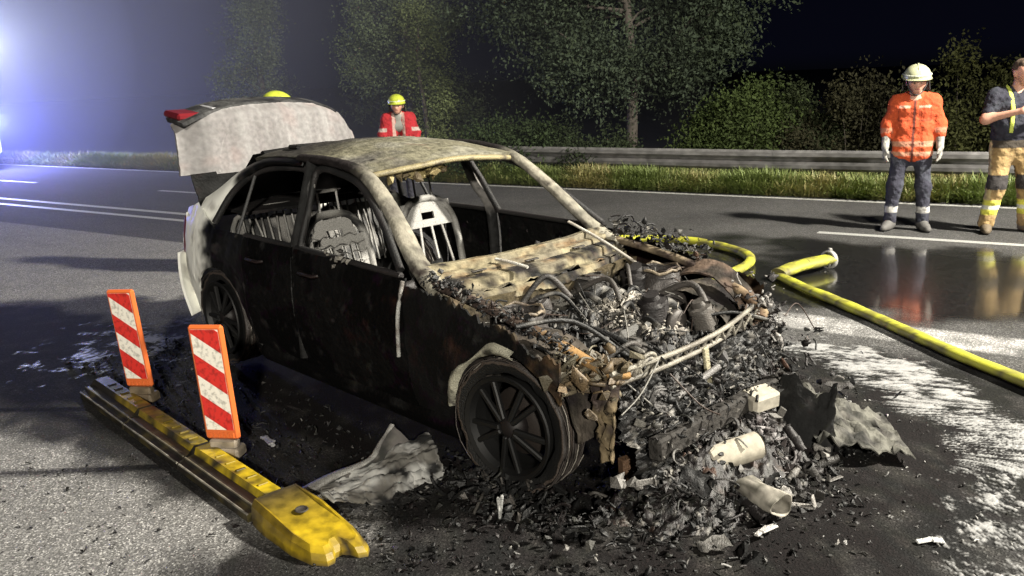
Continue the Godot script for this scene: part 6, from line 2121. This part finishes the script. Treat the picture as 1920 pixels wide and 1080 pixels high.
func person_orange() -> void:
	var t := node("person")
	t.transform = Transform3D(Basis.from_euler(Vector3(0, deg_to_rad(-22), 0)), Vector3(4.39, 0, -9.36))
	tag(t, "person in orange jacket, dark trousers, pale helmet, standing with arms hanging", "person")
	var hc := Vector3(0.0, 1.60, 0.045)
	var ax := [Vector3(0.18, 1.395, -0.01), Vector3(0.255, 1.15, -0.01), Vector3(0.268, 0.92, 0.07)]
	var legs := [[Vector3(0.10, 0.90, 0), Vector3(0.135, 0.50, 0.02), Vector3(0.155, 0.11, -0.02), Vector3(0.35, 0, 1).normalized()], [Vector3(-0.10, 0.90, 0), Vector3(-0.15, 0.50, 0.02), Vector3(-0.175, 0.11, -0.02), Vector3(-0.45, 0, 1).normalized()]]
	# body: one continuous surface
	var bones := []
	for s in [1.0, -1.0]:
		var q := ax.map(func(v): return Vector3(v.x * s, v.y, v.z))
		limb(bones, q[0], q[1], q[2], 0.052, 0.042, 0.040, 0.028)
		bones.append([Vector3(0.0, 1.40, -0.02), q[0], 0.07, 0.055])
	for l in legs: limb(bones, l[0], l[1], l[2], 0.075, 0.055, 0.052, 0.04)
	bones.append([Vector3(-0.06, 1.28, -0.01), Vector3(0.06, 1.28, -0.01), 0.095, 0.095])
	bones.append([Vector3(-0.05, 1.0, -0.01), Vector3(0.05, 1.0, -0.01), 0.09, 0.09])
	bones.append([Vector3(0, 1.38, -0.02), Vector3(0, 1.54, 0.02), 0.062, 0.055])
	var st := st0()
	var fc := face_col(hc, 0.06, 0.14, Color(0.07, 0.05, 0.03), 0.075)
	net(st, bones, 0.016, 45.0, func(_p): return Color(0.50, 0.27, 0.19))
	net(st, head_bones(hc, 0.06, 0.14) + [[Vector3(0, 1.44, -0.01), Vector3(0, 1.55, 0.02), 0.056, 0.054]], 0.006, 70.0, fc)
	obj("body", st, "skin", t)
	# jacket
	bones = []
	for s in [1.0, -1.0]:
		var q := ax.map(func(v): return Vector3(v.x * s, v.y, v.z))
		limb(bones, q[0], q[1], q[1].lerp(q[2], 0.45), 0.068, 0.060, 0.060, 0.057)
		bones.append([Vector3(0.03 * s, 1.45, -0.02), q[0], 0.062, 0.062])
	bones.append([Vector3(-0.085, 1.31, 0.0), Vector3(0.085, 1.31, 0.0), 0.118, 0.118])
	bones.append([Vector3(-0.08, 1.14, 0.01), Vector3(0.08, 1.14, 0.01), 0.115, 0.115])
	bones.append([Vector3(-0.085, 0.98, 0.01), Vector3(0.085, 0.98, 0.01), 0.118, 0.118])
	bones.append([Vector3(-0.09, 0.85, 0.01), Vector3(0.09, 0.85, 0.01), 0.112, 0.116])
	st = st0()
	net(st, bones, 0.014, 42.0, func(p):
		var c := Color(0.54, 0.08, 0.021).lerp(Color(0.48, 0.067, 0.018), smoothstep(-0.3, 0.5, n3(p * Vector3(1, 0.4, 1), 6.0)))
		var silver := Color(0.45, 0.28, 0.19)
		if absf(p.y - 0.955) < 0.026: c = c.lerp(silver, 0.75)
		if absf(p.y - 0.85) < 0.026: c = c.lerp(silver, 0.75)
		if absf(p.x) > 0.205 and absf(p.y - 1.10) < 0.025: c = c.lerp(silver, 0.5)
		if p.z > 0.05 and absf(p.x + 0.004) < 0.009: c = Color(0.10, 0.02, 0.012)
		if p.z > 0.04 and absf(p.y - 1.345) < 0.012 and absf(absf(p.x) - 0.10) < 0.055: c = Color(0.62, 0.33, 0.24)
		if p.z > 0.04 and absf(absf(absf(p.x) - 0.10) - 0.058) < 0.005 and p.y < 1.34 and p.y > 1.20: c = c * 0.5
		if p.z > 0.04 and absf(p.y - 1.20) < 0.006 and absf(absf(p.x) - 0.10) < 0.058: c = c * 0.5
		return c, 0.010)
	obj("jacket", st, "cloth", t)
	trousers(t, 0.88, legs, 1.0, func(p):
		var c := Color(0.028, 0.030, 0.045).lerp(Color(0.05, 0.052, 0.07), smoothstep(0.0, 0.4, n3(p, 7.0)))
		if absf(p.y - 0.235) < 0.03: return Color(0.48, 0.47, 0.45)
		return c)
	boots(t, legs, Color(0.09, 0.085, 0.08))
	for s in [1.0, -1.0]:
		var w := Vector3(ax[2].x * s, ax[2].y, ax[2].z)
		var d := Vector3(0.02 * s, -1, 0.25).normalized()
		var hb := hand_bones(w, d, Vector3(-s, 0, 0.1).normalized(), Vector3(0, 0.25, 1).normalized(), 0.35, 1.15)
		var el := Vector3(ax[1].x * s, ax[1].y, ax[1].z)
		hb.append([w.lerp(el, 0.60), w, 0.050, 0.036])
		st = st0()
		net(st, hb, 0.0065, 130.0, func(p): return Color(0.34, 0.33, 0.30).lerp(Color(0.2, 0.19, 0.175), smoothstep(0.0, 0.4, n3(p, 12.0))))
		obj("glove", st, "cloth", t)
	helmet(t, hc, 0.06, 0.14, Color(0.42, 0.43, 0.27), 0)

func person_bareheaded() -> void:
	var t := node("person")
	t.transform = Transform3D(Basis.from_euler(Vector3(0, deg_to_rad(-8), 0)), Vector3(5.30, 0, -9.05))
	tag(t, "bareheaded person in dark shirt and tan trousers with yellow bands, hands together", "person")
	var hc := Vector3(0.02, 1.655, 0.05)
	var legs := [[Vector3(0.10, 0.92, 0), Vector3(0.155, 0.51, 0.05), Vector3(0.20, 0.11, 0.0), Vector3(0.5, 0, 1).normalized()], [Vector3(-0.10, 0.92, 0), Vector3(-0.145, 0.51, 0.06), Vector3(-0.20, 0.11, 0.02), Vector3(-0.3, 0, 1).normalized()]]
	var sh := [Vector3(0.20, 1.43, -0.02), Vector3(-0.20, 1.43, -0.02)]
	var el := [Vector3(0.30, 1.19, 0.06), Vector3(-0.31, 1.20, 0.06)]
	var wr := [Vector3(0.09, 1.25, 0.27), Vector3(-0.05, 1.29, 0.29)]
	var bones := []
	for k in 2:
		limb(bones, sh[k], el[k], wr[k], 0.055, 0.046, 0.045, 0.030)
		bones.append([Vector3(0, 1.42, -0.02), sh[k], 0.075, 0.06])
	for l in legs: limb(bones, l[0], l[1], l[2], 0.075, 0.055, 0.052, 0.04)
	bones.append([Vector3(-0.07, 1.30, 0), Vector3(0.07, 1.30, 0), 0.12, 0.12])
	bones.append([Vector3(-0.06, 1.02, 0), Vector3(0.06, 1.02, 0), 0.115, 0.115])
	bones.append([Vector3(0, 1.42, -0.02), Vector3(0.01, 1.58, 0.02), 0.066, 0.058])
	var st := st0()
	net(st, bones, 0.016, 45.0, func(_p): return Color(0.50, 0.27, 0.19))
	net(st, head_bones(hc, 0.25, 0.12) + [[Vector3(0, 1.48, -0.01), Vector3(0.01, 1.59, 0.02), 0.060, 0.058]], 0.006, 70.0, face_col(hc, 0.25, 0.12, Color(0.075, 0.045, 0.025), 0.07))
	var h0 := hand_bones(wr[0], Vector3(-0.8, 0.25, 0.35).normalized(), Vector3(-0.2, 0.1, -1).normalized(), Vector3(0.1, 1, 0.1).normalized(), 0.5)
	h0.append([wr[0].lerp(el[0], 0.3), wr[0], 0.034, 0.028])
	net(st, h0, 0.006, 150.0, func(_p): return Color(0.50, 0.27, 0.19))
	h0 = hand_bones(wr[1], Vector3(0.85, 0.1, 0.25).normalized(), Vector3(0.1, 0.1, -1).normalized(), Vector3(0.1, 1, 0.1).normalized(), 0.5)
	h0.append([wr[1].lerp(el[1], 0.3), wr[1], 0.034, 0.028])
	net(st, h0, 0.006, 150.0, func(_p): return Color(0.52, 0.28, 0.20))
	obj("body", st, "skin", t)
	# short hair
	st = st0()
	var hb := Basis.from_euler(Vector3(0.12, 0.25, 0))
	net(st, [[hc + hb * Vector3(0, 0.055, -0.03), hc + hb * Vector3(0, 0.065, 0.015), 0.088, 0.078], [hc + hb * Vector3(0, 0.02, -0.05), hc + hb * Vector3(0, -0.02, -0.05), 0.078, 0.06]], 0.008, 70.0, func(p): return Color(0.06, 0.038, 0.022).lerp(Color(0.10, 0.065, 0.04), smoothstep(0, 0.3, n3(p, 30.0))))
	obj("hair", st, "cloth", t)
	# shirt
	bones = []
	for k in 2:
		bones.append([sh[k], sh[k].lerp(el[k], 0.72), 0.076, 0.066])
		bones.append([Vector3(0.04 * signf(sh[k].x), 1.455, -0.02), sh[k], 0.072, 0.070])
	bones.append([Vector3(-0.10, 1.33, 0.0), Vector3(0.10, 1.33, 0.0), 0.135, 0.135])
	bones.append([Vector3(-0.095, 1.17, 0.01), Vector3(0.095, 1.17, 0.01), 0.13, 0.13])
	bones.append([Vector3(-0.09, 1.04, 0.01), Vector3(0.09, 1.04, 0.01), 0.13, 0.13])
	st = st0()
	net(st, bones, 0.014, 42.0, func(p): return Color(0.016, 0.018, 0.028).lerp(Color(0.03, 0.032, 0.045), smoothstep(0, 0.4, n3(p, 7.0))), 0.014)
	obj("shirt", st, "cloth", t)
	for sg in [1.0, -1.0]:
		st = st0()
		ctube(st, curve([Vector3(0.085 * sg, 1.06, 0.145), Vector3(0.09 * sg, 1.3, 0.150), Vector3(0.095 * sg, 1.45, 0.075), Vector3(0.095 * sg, 1.525, -0.03), Vector3(0.07 * sg, 1.40, -0.14), Vector3(0.05 * sg, 1.06, -0.13)], 5), 0.022, func(_p): return Color(0.50, 0.58, 0.10), 6, 0.25, Vector3(0, 0, 1))
		obj("brace", st, "cloth", t)
	trousers(t, 0.92, legs, 1.18, func(p):
		var c := Color(0.34, 0.23, 0.10).lerp(Color(0.23, 0.155, 0.07), smoothstep(-0.1, 0.4, n3(p, 6.0)))
		if p.y > 0.90: c = Color(0.035, 0.025, 0.018)
		if absf(p.x) > 0.215 and p.y > 0.25: c = Color(0.50, 0.40, 0.20)
		if absf(p.y - 0.55) < 0.075 and p.z > 0.04: c = Color(0.035, 0.03, 0.028)
		if p.y > 0.20 and p.y < 0.36:
			c = Color(0.60, 0.58, 0.08)
			if absf(p.y - 0.28) < 0.022: c = Color(0.62, 0.62, 0.52)
		return c, "bunker_trousers")
	boots(t, legs, Color(0.10, 0.075, 0.05))

func person_red() -> void:
	var t := node("person")
	t.transform = Transform3D(Basis.from_euler(Vector3(0, deg_to_rad(8), 0)).scaled(Vector3.ONE * 0.93), Vector3(-1.58, 0.0, -13.0))
	tag(t, "person in red jacket with yellow helmet behind the burnt roof", "person")
	var hc := Vector3(-0.01, 1.585, 0.05)
	var legs := [[Vector3(0.10, 0.90, 0), Vector3(0.12, 0.50, 0.03), Vector3(0.13, 0.17, 0.0), Vector3(0.2, 0, 1).normalized()], [Vector3(-0.10, 0.90, 0), Vector3(-0.12, 0.50, 0.03), Vector3(-0.13, 0.17, 0.0), Vector3(-0.2, 0, 1).normalized()]]
	var sh := [Vector3(0.19, 1.39, -0.01), Vector3(-0.19, 1.39, -0.01)]
	var el := [Vector3(0.27, 1.15, 0.02), Vector3(-0.27, 1.15, 0.02)]
	var wr := [Vector3(0.24, 0.95, 0.14), Vector3(-0.24, 0.95, 0.14)]
	var bones := []
	for k in 2:
		limb(bones, sh[k], el[k], wr[k], 0.052, 0.042, 0.040, 0.028)
		bones.append([Vector3(0, 1.40, -0.02), sh[k], 0.07, 0.055])
		bones += hand_bones(wr[k], Vector3(0, -0.8, 0.6), Vector3(-signf(wr[k].x), 0, 0), Vector3(0, 0.6, 0.8), 0.4, 1.3)
	for l in legs: limb(bones, l[0], l[1], l[2], 0.075, 0.055, 0.052, 0.04)
	bones.append([Vector3(-0.07, 1.27, -0.02), Vector3(0.07, 1.27, -0.02), 0.10, 0.10])
	bones.append([Vector3(-0.06, 1.0, -0.02), Vector3(0.06, 1.0, -0.02), 0.10, 0.10])
	bones.append([Vector3(0, 1.38, -0.02), Vector3(0, 1.53, 0.02), 0.062, 0.055])
	var st := st0()
	net(st, bones, 0.018, 45.0, func(p): return Color(0.50, 0.27, 0.19) if p.y > 1.46 or p.y < 1.0 else Color(0.17, 0.17, 0.15))
	net(st, head_bones(hc, -0.1, 0.08) + [[Vector3(0, 1.43, -0.01), Vector3(0, 1.54, 0.02), 0.056, 0.054]], 0.0065, 70.0, face_col(hc, -0.1, 0.08, Color(0.07, 0.05, 0.03), 0.075))
	obj("body", st, "skin", t)
	bones = []
	for k in 2:
		limb(bones, sh[k], el[k], wr[k].lerp(el[k], 0.12), 0.072, 0.064, 0.064, 0.057)
		bones.append([Vector3(0.05 * signf(sh[k].x), 1.43, -0.03), sh[k], 0.075, 0.075])
		bones.append([Vector3(0.13 * signf(sh[k].x), 1.34, -0.01), Vector3(0.14 * signf(sh[k].x), 0.88, -0.01), 0.11, 0.11])
	bones.append([Vector3(-0.09, 1.30, -0.07), Vector3(0.09, 1.30, -0.07), 0.10, 0.10])
	bones.append([Vector3(-0.09, 0.95, -0.07), Vector3(0.09, 0.95, -0.07), 0.10, 0.10])
	st = st0()
	net(st, bones, 0.018, 42.0, func(p):
		var c := Color(0.36, 0.015, 0.02).lerp(Color(0.25, 0.010, 0.014), smoothstep(0, 0.4, n3(p, 6.0)))
		if p.z > 0.03 and absf(absf(p.x) - 0.075) < 0.022: c = Color(0.42, 0.28, 0.24)
		if absf(p.x) > 0.2 and absf(p.y - 1.22) < 0.03: c = Color(0.42, 0.34, 0.30)
		return c, 0.010)
	obj("jacket", st, "cloth", t)
	trousers(t, 0.88, legs, 1.05, func(p): return Color(0.03, 0.03, 0.04))
	boots(t, legs, Color(0.03, 0.03, 0.03))
	helmet(t, hc, -0.1, 0.08, Color(0.42, 0.48, 0.05), 1)

func person_hidden() -> void:
	var t := node("person")
	t.transform = Transform3D(Basis.from_euler(Vector3(0, deg_to_rad(120), 0)), Vector3(-2.24, 0.0, -8.5))
	tag(t, "person hidden behind the open boot lid, only a yellow helmet showing", "person")
	var hc := Vector3(0.0, 1.61, 0.05)
	var legs := [[Vector3(0.10, 0.90, 0), Vector3(0.12, 0.50, 0.03), Vector3(0.13, 0.11, 0.0), Vector3(0.2, 0, 1).normalized()], [Vector3(-0.10, 0.90, 0), Vector3(-0.12, 0.50, 0.03), Vector3(-0.13, 0.11, 0.0), Vector3(-0.2, 0, 1).normalized()]]
	var bones := []
	for s in [1.0, -1.0]:
		var w := Vector3(0.29 * s, 0.93, 0.08)
		limb(bones, Vector3(0.205 * s, 1.42, 0), Vector3(0.27 * s, 1.15, 0), w, 0.052, 0.042, 0.040, 0.028)
		bones.append([Vector3(0, 1.40, -0.02), Vector3(0.205 * s, 1.42, 0), 0.07, 0.055])
		bones += hand_bones(w, Vector3(0, -1, 0.2).normalized(), Vector3(-s, 0, 0), Vector3(0, 0.2, 1).normalized(), 0.4, 1.3)
	for l in legs: limb(bones, l[0], l[1], l[2], 0.075, 0.055, 0.052, 0.04)
	bones.append([Vector3(-0.07, 1.28, 0), Vector3(0.07, 1.28, 0), 0.115, 0.115])
	bones.append([Vector3(-0.06, 1.0, 0), Vector3(0.06, 1.0, 0), 0.11, 0.11])
	bones.append([Vector3(0, 1.38, -0.02), Vector3(0, 1.55, 0.02), 0.062, 0.055])
	var st := st0()
	net(st, bones, 0.02, 45.0, func(_p): return Color(0.50, 0.27, 0.19))
	net(st, head_bones(hc, 0.0, 0.2), 0.008, 70.0, face_col(hc, 0.0, 0.2, Color(0.07, 0.05, 0.03), 0.075))
	obj("body", st, "skin", t)
	bones = []
	for s in [1.0, -1.0]:
		limb(bones, Vector3(0.205 * s, 1.42, 0), Vector3(0.27 * s, 1.15, 0), Vector3(0.285 * s, 0.97, 0.07), 0.08, 0.07, 0.068, 0.06)
		bones.append([Vector3(0.04 * s, 1.43, -0.02), Vector3(0.205 * s, 1.42, 0), 0.075, 0.07])
	for y in [1.31, 1.12, 0.92]:
		bones.append([Vector3(-0.10, y, 0.0), Vector3(0.10, y, 0.0), 0.135, 0.135])
	st = st0()
	net(st, bones, 0.02, 42.0, func(_p): return Color(0.03, 0.03, 0.05))
	obj("jacket", st, "cloth", t)
	trousers(t, 0.88, legs, 1.05, func(_p): return Color(0.03, 0.03, 0.04))
	boots(t, legs, Color(0.03, 0.03, 0.03))
	helmet(t, hc, 0.0, 0.2, Color(0.42, 0.48, 0.05), 1)
